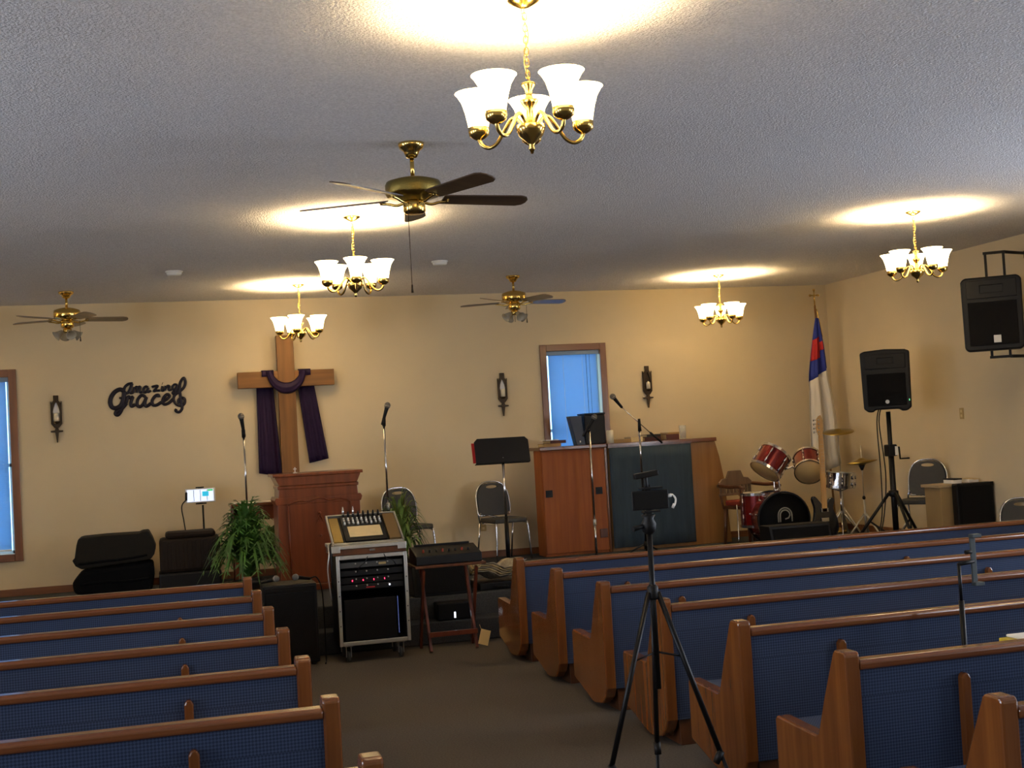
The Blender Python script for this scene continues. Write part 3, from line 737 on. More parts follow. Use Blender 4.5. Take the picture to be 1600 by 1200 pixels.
# ================================================================== CASES ON THE PLATFORM, PHONE STAND
Yc = 13.55
p = at(182, 912, Y=Yc)
def traced(poly, Y):
    q = [at(100 + a / 6.154, 810 + b / 6.154, Y=Y) for a, b in poly]; return [(v.x, max(v.z, PL)) for v in q]
def soft_bag(name, label, poly, m, seam, dep=.42):
    pts = traced(poly, Yc - .2); x0 = sum(a for a, b in pts) / len(pts); z0 = min(b for a, b in pts)
    r = thing(name, label, 'bag', (x0, Yc - .2, z0)); loc = [(a - x0, b - z0) for a, b in pts]
    MB().prism(loc, 0, dep, 'xz').build('bag_body', m, r, .035)
    sm_ = [(a - x0, -.012, b - z0) for a, b in traced(seam, Yc - .2)]
    MB().tube(spline(sm_, 5), .012, 8).build('strap', BLKF, r)
soft_bag('equipment_bag', 'slumped black equipment bag lying under the olive speaker bag', [(75, 625), (140, 545), (170, 515), (480, 470), (700, 440), (860, 415), (870, 560), (850, 700), (500, 735), (190, 740), (100, 735)], BLKF, [(150, 640), (350, 610), (600, 600), (820, 570)])
soft_bag('speaker_bag', 'dark olive padded speaker bag on top of the black bag', [(100, 395), (118, 260), (135, 200), (180, 188), (400, 165), (720, 145), (750, 130), (812, 122), (850, 190), (885, 275), (868, 345), (835, 392), (700, 416), (480, 446), (170, 492), (110, 462), (75, 405)], OLIVE, [(140, 440), (350, 415), (600, 385), (800, 350)])
p2 = at(297, 912, Y=Yc - .05)
r = thing('amplifier_case', 'boxy dark brown ribbed case on a black base beside the fern', 'case', (p2.x, Yc - .05, PL))
MB().b2(-.30, .31, -.22, .22, 0, .20).build('base_case', BLK, r, .02)
MB().b2(-.285, .31, -.19, .19, .20, .54).build('lower_body', BROWNV, r, .035)
MB().b2(-.225, .27, -.175, .17, .54, .60).build('top_lid', BROWNV, r, .03)
for k in range(7): MB().b2(-.25 + k * .08, -.205 + k * .08, -.198, -.188, .23, .52).build('rib', BROWNV, r, .004)
# phone on a slim stand behind the cases
Yp = 13.9; a = at(317, 789, Y=Yp); c = at(313, 774, Y=Yp)
r = thing('phone_stand', 'slim black floor stand with spring clamp behind the brown case', 'stand', (a.x, Yp, PL))
MB().lathe([(.13, 0), (.13, .01), (.02, .02), (.012, .04)], 24).build('base', BLKM, r)
MB().cyl((0, 0, .02), (0, 0, a.z - PL), .010, n=10).build('pole', BLKM, r)
cz_ = c.z - PL; dx = c.x - a.x
cl = MB(); cl.b2(dx - .05, dx + .06, -.015, .012, cz_ - .092, cz_ - .078).b2(dx - .045, dx + .04, -.015, .012, cz_ + .078, cz_ + .09).b2(dx - .02, dx + .02, .006, .014, cz_ - .085, cz_ + .085)
cl.build('clamp', BLKM, r, .002)
ph = thing('smartphone', 'smartphone with bright calendar screen held on the slim stand', 'phone', (c.x, Yp, c.z))
MB().b2(-.155, .155, -.012, .004, -.075, .075).build('case_body', WHITE, ph, .006)
sc = MB().b2(-.135, .135, -.0155, -.0125, -.062, .062).build('screen', SCREEN, ph)
for k in range(1, 4): MB().b2(-.135 + k * .068 - .0025, -.135 + k * .068 + .0025, -.0168, -.0156, -.058, .058).build('grid_line', BLK, sc)
MB().b2(.02, .085, -.0172, -.0156, -.01, .04).build('tile', SCRT, sc); MB().b2(.075, .13, -.0172, -.0156, .042, .06).build('tile', SCRG, sc)
q = [at(a_, b_, Y=Yp - .02) for a_, b_ in ((291, 769), (291, 780), (285, 788), (284, 797), (287, 812), (290, 830))]
mb = MB().tube(spline(q, 5), .006, 7); mb.tube([at(291, 770, Y=Yp - .02), at(291, 782, Y=Yp - .02)], .012, 8)
o = mb.build('charging_cable', BLK); tag(o, 'black charging cable looping down from the phone', 'cable')

# ================================================================== MIXER RACK
rx = at(588, 1025, Y=10.42)
r = thing('mixer_rack', 'rolling equipment rack with metal-edged frame and sound mixer on top', 'rack', (rx.x, 10.40, 0))
W_, D_, Hb = .285, .44, .86; zb_ = .14
for sx in (-1, 1):
    for yy in (.07, D_ - .07):
        cs = MB(); x = sx * (W_ - .07)
        cs.b2(x - .03, x + .03, yy - .04, yy + .04, zb_ - .012, zb_)
        cs.b2(x - .022, x - .018, yy - .02, yy + .02, .04, zb_ - .01).b2(x + .018, x + .022, yy - .02, yy + .02, .04, zb_ - .01)
        o = cs.build('caster_fork', STEEL, r)
        MB().cyl((x - .014, yy, .045), (x + .014, yy, .045), .045, n=20).build('wheel', GREYV, o)
MB().b2(-W_, W_, .02, D_, zb_, zb_ + .02).build('bottom_panel', BLK, r)
MB().b2(-W_, W_, .02, D_, Hb - .02, Hb).build('top_panel', BLK, r)
MB().b2(-W_, W_, D_ - .015, D_, zb_ + .02, Hb - .02).build('back_panel', BLKF, r)
for sx in (-1, 1): a, b = sorted((sx * W_, sx * (W_ - .018))); MB().b2(a, b, .02, D_ - .015, zb_ + .02, Hb - .02).build('side_panel', BLK, r)
fr = MB(); e = .022
for sx in (-1, 1): fr.b2(min(sx * (W_ + .006), sx * (W_ - e)), max(sx * (W_ + .006), sx * (W_ - e)), -.004, .02, zb_ - .004, Hb + .004)
fr.b2(-W_ + e, W_ - e, -.004, .02, zb_ - .004, zb_ + .03).b2(-W_ + e, W_ - e, -.004, .02, Hb - .03, Hb + .004)
fr.build('front_frame', STEEL, r, .005)
for sx in (-1, 1):
    for z in (.30, .42, .54, .66): MB().cyl((sx * (W_ - .008), -.007, z), (sx * (W_ - .008), -.003, z), .005, n=8).build('rivet', BLKM, r)
un = ((.78, .045, GREYV), (.715, .045, BLK), (.655, .05, BLKM), (.60, .045, BLK))
for i, (z, h_, m_) in enumerate(un):
    u = MB().b2(-W_ + .028, W_ - .028, .035, .30, z - h_ / 2, z + h_ / 2).build('rack_unit', m_, r, .003)
    for k in range(4):
        if i == 2: MB().b2(-.164 + k * .088, -.158 + k * .088, .031, .0345, z - .007, z + .006).build('led_display', REDLED, u)
        MB().cyl((-.13 + k * .088, .024, z + .012), (-.13 + k * .088, .0345, z + .012), .006, n=10).build('knob', STEEL, u)
    if i == 0: MB().b2(.06, .12, .031, .0345, z - .008, z + .010).build('label_plate', IVORY, u)
    if i == 3: MB().b2(.137, .147, .030, .0345, z - .004, z + .009).build('indicator_or_glint', WHITELED_GLINT, u); MB().b2(-.05, .02, .031, .0345, z - .010, z - .002).build('red_strip', RED, u)
MB().b2(-W_ + .05, W_ - .09, .06, .36, zb_ + .021, .50).build('power_amplifier', BLKM, r, .006)
MB().b2(W_ - .082, W_ - .076, .058, .062, zb_ + .06, .50).build('blue_edge', BLUELED, r)
MB().tube(spline([(-.03, .0, .85), (-.06, -.012, .80), (-.10, -.012, .77), (-.12, .03, .72)], 5), .004, 6).build('patch_cable', BLK, r)
MB().tube(spline([(.1, .0, .86), (.12, -.012, .82), (.17, -.010, .80), (.2, .03, .76)], 5), .004, 6).build('patch_cable', BLK, r)
# mixer section: a shallow case, its tray tilted up towards the back
mt = thing('mixer_case', '', ''); del mt['label']; del mt['category']; mt.parent = r
MB().b2(-W_ - .03, W_ - .0, -.01, D_, Hb + .006, Hb + .055).build('case_bottom', DKWOOD, mt, .004)
MB().b2(-W_ - .035, W_ + .005, -.018, D_ + .005, Hb + .056, Hb + .085).build('case_edge', STEEL, mt, .004)
for sx in (-1, 1): MB().b2(-.02 + sx * .27 - .035, -.02 + sx * .27 + .035, -.024, -.016, Hb + .03, Hb + .086).build('corner_guard', STEEL, mt, .003)
MB().b2(-.015, .03, -.016, -.010, Hb + .028, Hb + .046).build('latch', CHROME, mt, .002)
T = Matrix.Translation((-.02, 0, Hb + .086)) @ Matrix.Rotation(math.radians(28), 4, 'X')
def tb(name, m, x0, x1, y0, y1, z0, z1, par=mt, bev=.003):
    mb = MB().b2(x0, x1, y0, y1, z0, z1); mb.v = [tuple(T @ Vector(v)) for v in mb.v]; return mb.build(name, m, par, bev)
tb('tray_side', STEEL, -.295, -.28, 0, .44, 0, .03); tb('tray_side', STEEL, .28, .295, 0, .44, 0, .03)
tb('tray_back', STEEL, -.28, .28, .425, .44, 0, .03); tb('tray_front', STEEL, -.28, .28, 0, .012, 0, .02)
tb('tray_floor', BLK, -.28, .28, .012, .425, 0, .006)
tb('side_rail', YELLOW if False else mat('yellow_wood', '9c7c34', .6, var=.08), -.276, -.20, .03, .40, .007, .022); tb('side_rail', mat('brown_panel', '6a5028', .6), .18, .276, .03, .42, .007, .026)
mx = tb('mixer_panel', BLKM, -.18, .16, .02, .40, .007, .03)
tb('note_sheet', CREAM, -.14, .13, .07, .23, .031, .035, mt, .0)
for i in range(9):
    for j in range(3):
        kb = MB().cyl((-.155 + i * .037, .27 + j * .035, .03), (-.155 + i * .037, .27 + j * .035, .052), .009, .007, 8); kb.v = [tuple(T @ Vector(v)) for v in kb.v]
        kb.build('knob', WHITE if (i + j) % 3 == 0 else STEEL, mt)
for i in range(8):
    q = T @ Vector((-.15 + i * .042, .395, .03)); hgt = .085 if i in (0, 2) else .045
    MB().tube([q, q + Vector((0, 0, hgt * .55)), q + Vector((0, .002, hgt))], [.010, .010, .005], 8).build('cable_plug', CHROME if i in (0, 2) else BLK, mt)
for k, ox in enumerate((-.33, -.345)):
    MB().tube(spline([(-.25, .2, Hb + .1), (ox + .01, .05, Hb + .10), (ox, -.01, Hb + .02), (ox - .015 * k, .0, Hb - .12), (ox + .01, .05, Hb - .25 - .1 * k)], 6), .006, 7).build('hanging_cable', STEEL if k else BLK, mt)

# black speaker box with two microphones lying on top
bx = at(459, 1036, Y=10.5); bt = at(459, 913, Y=10.5).z
r = thing('floor_speaker', 'tall black floor speaker box beside the rolling mixer rack', 'speaker', (bx.x, 10.5, 0))
MB().b2(-.215, .215, .012, .36, .02, bt).build('cabinet', BLK, r, .012)
MB().b2(-.195, .195, -.002, .012, .05, bt - .07).build('grille', GRILL, r, .004)
for a in (-.17, .17):
    for b in (.05, .31): MB().cyl((a, b, 0), (a, b, .02), .022, n=12).build('foot', BLKM, r)
MB().b2(-.2, .2, -.001, .011, bt - .055, bt - .02).build('badge_strip', BLKM, r, .002)
mic((bx.x - .09, 10.56, bt + .052), (bx.x - .215, 10.66, bt + .018), 'black microphone lying on the floor speaker, nearer the pews', m=BLK, s=1.05)
mic((bx.x + .04, 10.56, bt + .052), (bx.x + .18, 10.68, bt + .018), 'black microphone lying on the floor speaker, nearer the mixer rack', m=BLK, s=1.05)
q = [(bx.x + .18, 10.68, bt + .018), (bx.x + .24, 10.72, bt + .02), (bx.x + .275, 10.7, bt - .08), (bx.x + .285, 10.7, bt - .3), (bx.x + .28, 10.66, .03), (bx.x + .25, 10.45, .012)]
o = MB().tube(spline(q, 6), .006, 7).build('microphone_cable', BLK); tag(o, 'black microphone cable hanging beside the floor speaker box', 'cable')

# tray table with black console
tx = at(700, 880, Y=10.55); tz = at(690, 882, Y=10.45).z
r = thing('tray_table', 'dark red wooden folding tray table with a paper tag', 'table', (tx.x, 10.45, 0))
MB().b2(-.30, .30, -.02, .38, tz - .022, tz).build('tray_top', DKWOOD, r, .005)
RW = wood('red_brown_tray_wood', '5a2616', '70341e', 'z', .35)
for sx in (-1, 1):
    MB().box((sx * .225, .18, (tz - .03) / 2), (.022, .042, (tz - .03) * 1.06), Euler((math.radians(24), 0, 0))).build('leg', RW, r, .003)
    MB().box((sx * .195, .18, (tz - .03) / 2), (.022, .042, (tz - .03) * 1.06), Euler((math.radians(-24), 0, 0))).build('leg', RW, r, .003)
MB().b2(-.205, .205, .02, .045, .13, .17).build('stretcher', RW, r, .003)
tgm = MB().box((.255, .0, .095), (.085, .004, .125), Euler((math.radians(-10), math.radians(18), 0))); tgm.tube([(.235, .003, .15), (.225, .03, .2)], .0015, 5)
tgm.build('paper_tag', TAG, r)
r = thing('audio_console', 'low black audio console lying on the folding tray table', 'console', (tx.x, 10.5, tz))
MB().prism([(-.02, 0), (.30, 0), (.30, .13), (.26, .135), (-.02, .075)], -.28, .28, 'yz').build('chassis', BLK, r, .008)
for i in range(8): MB().cyl((-.2 + i * .055, .08, .09), (-.2 + i * .055, .075, .12), .010, .008, 8).build('knob', BLKM if i % 3 else REDC, r)
MB().b2(-.24, .24, .26, .285, .132, .15).build('rear_hinge', BLKM, r, .003)
# dark monitor standing on the floor/step behind the tray, small white reflection put in as a glowing mark
mx_ = at(712, 960, Y=11.0)
r = thing('stage_monitor', 'black wedge monitor on the platform step behind the tray table', 'speaker', (mx_.x - .06, 11.19, PL))
MB().prism([(-.005, 0), (.42, 0), (.36, .34), (.12, .34)], -.26, .26, 'yz').build('cabinet', BLK, r, .012)
MB().prism([(-.016, .03), (-.008, .03), (.104, .32), (.096, .32)], -.23, .23, 'yz').build('grille', GRILL, r)
r = thing('power_unit', 'small black power unit with white reflection on the platform step', 'power unit', (mx_.x - .02, 11.0, .19))
MB().b2(-.15, .15, -.06, .12, 0, .15).build('housing', BLK, r, .012)
MB().b2(-.006, .008, -.064, -.0605, .02, .07).build('indicator_or_glint', WHITELED_GLINT, r)  # bright reflection put in as an emissive mark, no lamp here
# papers and black case on the platform edge
pp = at(765, 917, Y=11.45)
r = thing('flat_case', 'flat black case lying on the platform edge under loose papers', 'case', (pp.x + .05, 11.45, PL))
MB().b2(-.19, .30, -.2, .2, 0, .07).build('shell', BLK, r, .01)
MB().tube([(-.05, -.2, .03), (-.05, -.235, .03), (.07, -.235, .03), (.07, -.2, .03)], .007, 7).build('handle', BLKM, r)
NEWS = mat('newsprint', 'a39a86', .9, var=.25, vscale=60)
pos = ['lowest sheet, touching the case', 'second sheet from the case', 'middle sheet', 'second sheet from the top', 'topmost sheet']
for k in range(5):
    g = []
    for i in range(7): g.append([(-.23 + .012 * k + .46 * j / 9, -.18 + .31 * i / 6, .03 * math.sin(j * .8 + i * .3) + .022 * math.cos(i * 1.1) + .008 * math.sin(j * 2.3 + i)) for j in range(10)])
    o = MB().sheet(g, .004).build('newspaper', CREAM if k % 2 else NEWS); o.location = (pp.x + .03, 11.43, PL + .131 + .017 * k)
    tag(o, 'crumpled newsprint on the flat black case, ' + pos[k], 'paper', 'loose papers on the platform edge')

# ================================================================== TALL CABINET AND PIANO BACK
Yf = 13.78
ca, cb = at(848, 760, Y=Yf).x, at(951, 760, Y=Yf).x; ctz = at(900, 696, Y=Yf).z
r = thing('tall_cabinet', 'orange plywood cabinet with two dark square pulls under the window', 'cabinet', (ca, Yf, PL))
cw, chh = cb - ca, ctz - PL
MB().b2(0, cw, .02, .30, 0, chh - .04).build('body', CABW, r, .004)
MB().b2(-.02, cw, -.02, .40, chh - .04, chh).build('cabinet_top', OAKX, r, .006)
sp = at(925, 770, Y=Yf).x - ca
for a, b, hx in ((.008, sp - .003, .07), (sp + .003, cw - .03, sp + .085)):
    dd = MB().b2(a, b, 0, .02, .03, chh - .06).build('door', CABW, r, .004)
    hz = at(855, 772, Y=Yf).z - PL
    MB().b2(hx - .04, hx + .04, -.008, 0, hz - .04, hz + .04).build('pull_plate', BLKM, dd, .003)
    MB().b2(hx - .022, hx + .022, -.014, -.008, hz - .02, hz + .02).build('recessed_pull', BLK, dd, .002)
MB().b2(sp + .07, sp + .16, -.008, 0, .17, .27).build('socket_plate', DKWOOD, r, .003)
MB().b2(cw - .028, cw, 0, .02, 0, chh - .045).build('corner_post', OAK, r, .003)
pa, pb = at(952, 760, Y=Yf).x, at(1119, 692, Y=Yf).x; pz = ctz; Lp = pb - pa; hp = pz - PL
r = thing('upright_piano', 'tan upright piano seen from behind with slate cloth over its back', 'piano', (pa + .004, Yf, PL))
MB().prism([(0, 0), (Lp + .13, 0), (Lp + .08, hp * .6), (Lp + .035, hp * .82), (Lp - .01, hp - .045), (0, hp - .045)], .02, .46, 'xz').build('case', PIANOW, r, .006)
MB().b2(0, Lp, -.01, .48, hp - .044, hp).build('piano_lid', OAKX, r, .006)
cwid = at(1083, 760, Y=Yf).x - pa
g = [[(.01 + (cwid - .02) * j / 30, -.012 - .010 * math.sin(j * 1.25) * (.25 + .75 * i / 8) - .004, hp - .05 - (hp - .09) * i / 8) for j in range(31)] for i in range(9)]
o = MB().sheet(g, .004).build('backing_cloth', CLOTHB, r); o['label'] = 'slate blue gathered cloth panel'
MB().b2(0, cwid, -.02, -.0105, hp - .052, hp - .03).build('cloth_rail', DKWOOD, r)
# things on top
zt_ = ctz
def book(px, w_, d_, h_, y, m, lb, z=0., rz=0., pages=CREAM):
    p = at(px, 690, Y=y); b = thing('book', lb, 'book', (p.x, y, zt_ + z), rz, 'books on the cabinet and piano')
    MB().b2(-w_ / 2, w_ / 2, -d_ / 2, d_ / 2, 0, .004).b2(-w_ / 2, w_ / 2, -d_ / 2, d_ / 2, h_ - .004, h_).b2(-w_ / 2, w_ / 2, -d_ / 2, -d_ / 2 + .004, .004, h_ - .004).build('cover', m, b)
    MB().b2(-w_ / 2 + .004, w_ / 2 - .006, -d_ / 2 + .005, d_ / 2 - .005, .004, h_ - .004).build('pages', pages, b)
RBK = mat('maroon_cover', '4a1c14', .6); TANC = mat('tan_cover', '9a7a48', .6); DKB = mat('dark_cover', '26201e', .6)
book(858, .20, .26, .035, 13.98, TANC, 'tan hymn book at the window corner of the cabinet, bottom of its pile')
book(866, .19, .25, .035, 13.98, RBK, 'maroon hymn book on top of the tan one on the cabinet', .035, .06)
book(858, .15, .2, .010, 13.96, WHITE, 'thin white booklet crowning the hymn book pile', .070, .1)
book(968, .22, .20, .04, 13.95, TANC, 'tan book lying flat beside the pillar candle', 0, -.05)
book(990, .15, .22, .055, 13.97, YELLOW if False else CREAM, 'cream book lying on the piano lid by the boom arm')
book(1014, .20, .26, .045, 13.98, RBK, 'maroon book under a dark one on the piano lid')
book(1015, .18, .22, .03, 13.98, DKB, 'dark book on top of the maroon one, piano lid', .045, .12)
book(1046, .16, .22, .065, 13.98, RBK, 'thick maroon book beside the drinking glass', 0, 0)
book(1047, .15, .20, .02, 13.98, TANC, 'tan book on the thick maroon book beside the drinking glass', .065, .08)
# dark portable case with a slanted glossy panel
a = at(918, 690, Y=13.95)
r = thing('keyboard_case', 'open black case with slanted glossy panel on the plywood cabinet', 'case', (a.x, 13.95, zt_))
hh = at(930, 648, Y=13.95).z - zt_
MB().b2(-.06, .185, -.12, .14, 0, hh).build('case_body', BLK, r, .012)
MB().b2(-.06, .19, -.125, .145, hh, hh + .02).build('case_lid', BLKM, r, .004)
sl = MB().prism([(-.235, hh - .005), (-.095, hh - .005), (-.062, 0), (-.062, -.0), (-.165, .0)], -.11, .02, 'xz'); sl.build('slanted_panel', mat('glossy_black_panel', '121a30', .4), r, .004)
MB().b2(-.13, -.118, -.116, -.110, .03, .05).build('switch', WHITE, r)
p = at(953, 680, Y=13.92); cdl = thing('pillar_candle', 'cream pillar candle standing beside the open black case', 'candle', (p.x, 13.92, zt_ + .022 if False else zt_))
cdl.location.x = at(953, 680, Y=13.78 + .03).x; cdl.location.y = 13.81
MB().lathe([(.042, 0), (.042, .145), (.03, .15), (.004, .146)], 20).build('wax', WAX, cdl)
MB().cyl((0, 0, .146), (0, 0, .16), .0015, n=6).build('wick', BLK, cdl)
p = at(1066, 682, Y=13.9); gl = thing('drinking_glass', 'clear drinking glass standing on the piano lid', 'glass', (p.x, 13.88, zt_))
MB().lathe([(.036, 0), (.042, .16), (.039, .16), (.034, .008), (.004, .008)], 20).build('glass_body', glass_mat(), gl)

# wooden armchair
Ya = 13.5; p = at(1173, 845, Y=Ya)
r = thing('wooden_armchair', 'wooden captain armchair with rust cushion between piano and drums', 'armchair', (p.x, Ya, PL), .30)
GW = wood('grey_brown_chair_wood', '6e5844', '826a52', 'z', .4)
MB().prism([(-.24, -.25), (.24, -.25), (.22, .2), (-.22, .2)], .40, .435, 'xy').build('seat', DKWOOD, r, .01)
MB().prism([(-.22, -.24), (.22, -.24), (.2, .17), (-.2, .17)], .436, .50, 'xy').build('cushion', REDC, r, .018)
top = [(-.25, .70), (-.20, .74), (-.13, .75), (-.09, .83), (.09, .83), (.13, .75), (.20, .74), (.25, .70), (.25, .66), (-.25, .66)]
bk = MB().prism(top, .19, .22, 'xz').build('crest_rail', GW, r, .006)
for k in range(9): MB().b2(-.22 + k * .055 - .018, -.22 + k * .055 + .018, .195, .212, .57, .66).build('back_slat', GW, r, .003)
MB().b2(-.25, .25, .19, .215, .545, .575).build('lower_rail', GW, r, .005)
for sx in (-1, 1):
    MB().tube(spline([(sx * .26, .2, .67), (sx * .28, .0, .655), (sx * .285, -.16, .66), (sx * .28, -.235, .635)], 5), .022, 10).build('arm_rest', DKWOOD, r)
    MB().tube(spline([(sx * .28, -.2, .64), (sx * .27, -.19, .55), (sx * .24, -.2, .42)], 4), [.024, .022, .02, .018, .018, .018, .018, .018, .02], 10).build('arm_post', DKWOOD, r)
    MB().tube([(sx * .235, .2, .56), (sx * .225, .17, .40)], .014, 8).build('back_post', DKWOOD, r)
    for yy in (-.21, .16): MB().tube([(sx * .20, yy, .40), (sx * .225, yy * 1.12, 0)], [.026, .016], 10).build('leg', DKWOOD, r)
MB().tube([(-.21, -.2, .16), (.21, -.2, .16)], .011, 8).build('stretcher', DKWOOD, r)

# ================================================================== DRUMS, GUITAR, FLAG
def drum(root, name, c, axis, rad, dep, shell, head_m, lugs=8, hoop_m=None):
    """one drum along axis: shell, two hoops, two heads, lugs; returns the shell"""
    Q = Matrix.Translation(c) @ aim(axis).to_4x4(); h = dep / 2
    sh = MB().lathe([(rad, -h), (rad, h)], 32, Q, cap=False); sh.lathe([(rad * .97, h), (rad * .97, -h)], 32, Q, cap=False)
    sh = sh.build(name, shell, root)
    for sg_ in (-1, 1):
        a, b = sorted((sg_ * (h - .018), sg_ * (h + .012)))
        MB().lathe([(rad * 1.0, a), (rad * 1.055, a), (rad * 1.055, b), (rad * 1.0, b), (rad * 1.0, a)], 32, Q, cap=False, smooth=False).build('hoop', hoop_m or CHROME, sh)
        MB().lathe([(.001, sg_ * (h + .003)), (rad * .98, sg_ * (h + .003)), (rad * .98, sg_ * (h - .003))], 32, Q).build('drumhead', head_m, sh)
    for k in range(lugs):
        a = 2 * PI * k / lugs + .2; c_, s_ = math.cos(a), math.sin(a)
        mb = MB().tube([Q @ Vector((c_ * (rad + .014), s_ * (rad + .014), -h * .98)), Q @ Vector((c_ * (rad + .014), s_ * (rad + .014), h * .98))], .003, 6)
        for sg_ in (-1, 1): mb.tube([Q @ Vector((c_ * (rad + .010), s_ * (rad + .010), sg_ * h * .25)), Q @ Vector((c_ * (rad + .010), s_ * (rad + .010), sg_ * h * .72))], .010, 8)
        mb.build('lug', CHROME, sh)
    return sh
Yd = 12.75
bc = at(1228, 806, Y=Yd); RB = .285
r = thing('drum_kit', 'red bass drum with black front head and two mounted toms', 'drum kit', (bc.x, Yd, PL))
zc = RB + .02; sh = drum(r, 'bass_drum_shell', (0, .2, zc), (.12, 1, 0), RB, .40, DRUMR, BHEAD, 8, BLKM)
lg = MB(); yy = -.022
for R_, in ((.082,), (.058,)):
    pts = [(-R_, yy, zc - .045 + .045)] if False else []
    pts = [(-R_ - .02 + .0, yy, zc - .03)] + [(-.02 - R_ * math.cos(t), yy, zc + .04 + R_ * math.sin(t)) for t in [PI * k / 12 for k in range(13)]] + ([(-.02 + R_, yy, zc - .03)] if R_ > .07 else [(-.02 + R_ * .7, yy, zc + .01), (-.02, yy, zc + .0)])
    lg.tube(pts, .0085, 6, flat=((0, 1, 0), .3))
lg.build('logo', mat('logo_grey', 'a8a498', .5), r)
for sx in (-1, 1): MB().tube([(sx * .2, .05, zc - .16), (sx * .36, -.08, .012)], .010, 8).build('spur', CHROME, r)
hold = MB().cyl((-.02, .14, zc + RB), (-.02, .14, zc + RB + .05), .035, n=14)
hold.build('tom_mount', CHROME, r)
o = Vector(r.location)
t1 = at(1204, 722, Y=Yd + .02) - o; t2 = at(1263, 727, Y=Yd + .05) - o
drum(r, 'rack_tom', t1, (.66, .11, .75), .168, .25, DRUMR, DHEAD, 6)
drum(r, 'rack_tom', t2, (.36, .74, .56), .155, .24, DRUMR, DHEAD, 6)
for s_, t_ in ((-.045, t1), (.02, t2)):
    MB().tube(spline([(s_, .14, zc + RB + .02), (s_, .14, zc + RB + .22), t_ * .35 + Vector((s_, .14, zc + RB + .25)) * .65, t_ + (Vector((s_, .14, t_.z)) - t_).normalized() * .165], 4), .010, 8).build('tom_arm', CHROME, r)
ft = at(1183, 785, Y=Yd + .42)
r = thing('floor_tom', 'red floor tom standing behind the armchair and bass drum', 'drum', (ft.x, Yd + .42, PL))
drum(r, 'shell', (0, 0, .40), (0, 0, 1), .19, .36, DRUMR, DHEADW, 6)
for k in range(3):
    a = k * 2 * PI / 3 + .6; MB().tube([(math.cos(a) * .225, math.sin(a) * .225, .46), (math.cos(a) * .225, math.sin(a) * .225, .06), (math.cos(a) * .26, math.sin(a) * .26, .008)], .008, 8).build('leg', CHROME, r)
sn = at(1312, 750, Y=Yd + .25)
r = thing('snare_drum', 'chrome snare drum on its stand behind the bass guitar', 'drum', (sn.x, Yd + .25, PL))
zs = sn.z - PL
drum(r, 'shell', (0, 0, zs), (.08, -.05, 1), .165, .15, CHROME, DHEADW, 8)
MB().cyl((0, 0, .2), (0, 0, zs - .09), .012, n=10).build('stand_tube', CHROME, r)
for k in range(3):
    a = k * 2 * PI / 3
    MB().tube([(.01 * math.cos(a), .01 * math.sin(a), .32), (.24 * math.cos(a), .24 * math.sin(a), .01)], .008, 8).build('stand_leg', CHROME, r)
    MB().tube([(.01 * math.cos(a), .01 * math.sin(a), zs - .12), (.15 * math.cos(a), .15 * math.sin(a), zs - .085)], .008, 8).build('basket_arm', CHROME, r)
def cymbal_stand(px, py, Y, rad, label, tilt, hat=False):
    p = at(px, py, Y=Y); r = thing('hi_hat' if hat else 'cymbal_stand', label, 'cymbal', (p.x, Y, PL)); h = p.z - PL
    MB().cyl((0, 0, .06), (0, 0, h * .55), .012, n=10).build('lower_tube', STEEL, r)
    MB().cyl((0, 0, h * .55), (0, 0, h + (.16 if hat else .03)), .006 if not hat else .005, n=10).build('upper_tube', STEEL, r)
    MB().lathe([(.012, h * .55 - .02), (.02, h * .55), (.012, h * .55 + .02)], 12).build('clutch', BLKM, r)
    for k in range(3):
        a = k * 2 * PI / 3 + .9; MB().tube([(.012 * math.cos(a), .012 * math.sin(a), .32), (.25 * math.cos(a), .25 * math.sin(a), .012)], .010, 8).build('leg', STEEL, r)
    Q = Matrix.Translation((0, 0, h)) @ Euler((math.radians(tilt), math.radians(-6), 0)).to_matrix().to_4x4()
    pr = [(.004, .024), (.03, .022), (.045, .008), (rad * .6, .0), (rad, -.014), (rad, -.016), (rad * .6, -.003), (.045, .004), (.004, .02)]
    MB().lathe(pr, 36, Q, cap=False).build('cymbal', CYMB, r)
    if hat:
        MB().lathe([(a, -b - .035) for a, b in pr], 36, Q, cap=False).build('cymbal', CYMB, r)
        MB().lathe([(.012, h - .11), (.035, h - .055), (.02, h - .05)], 14).build('hat_cup', BLKM, r)
        MB().box((.0, -.2, .03), (.09, .26, .015), Euler((math.radians(-9), 0, 0))).build('pedal', STEEL, r, .003)
cymbal_stand(1309, 673, Yd + .75, .185, 'tilted bronze crash cymbal on a thin stand behind the guitar', 10)
cymbal_stand(1346, 719, Yd - .35, .165, 'pair of bronze hi-hat cymbals on a pedal stand by the crank stand', 0, True)
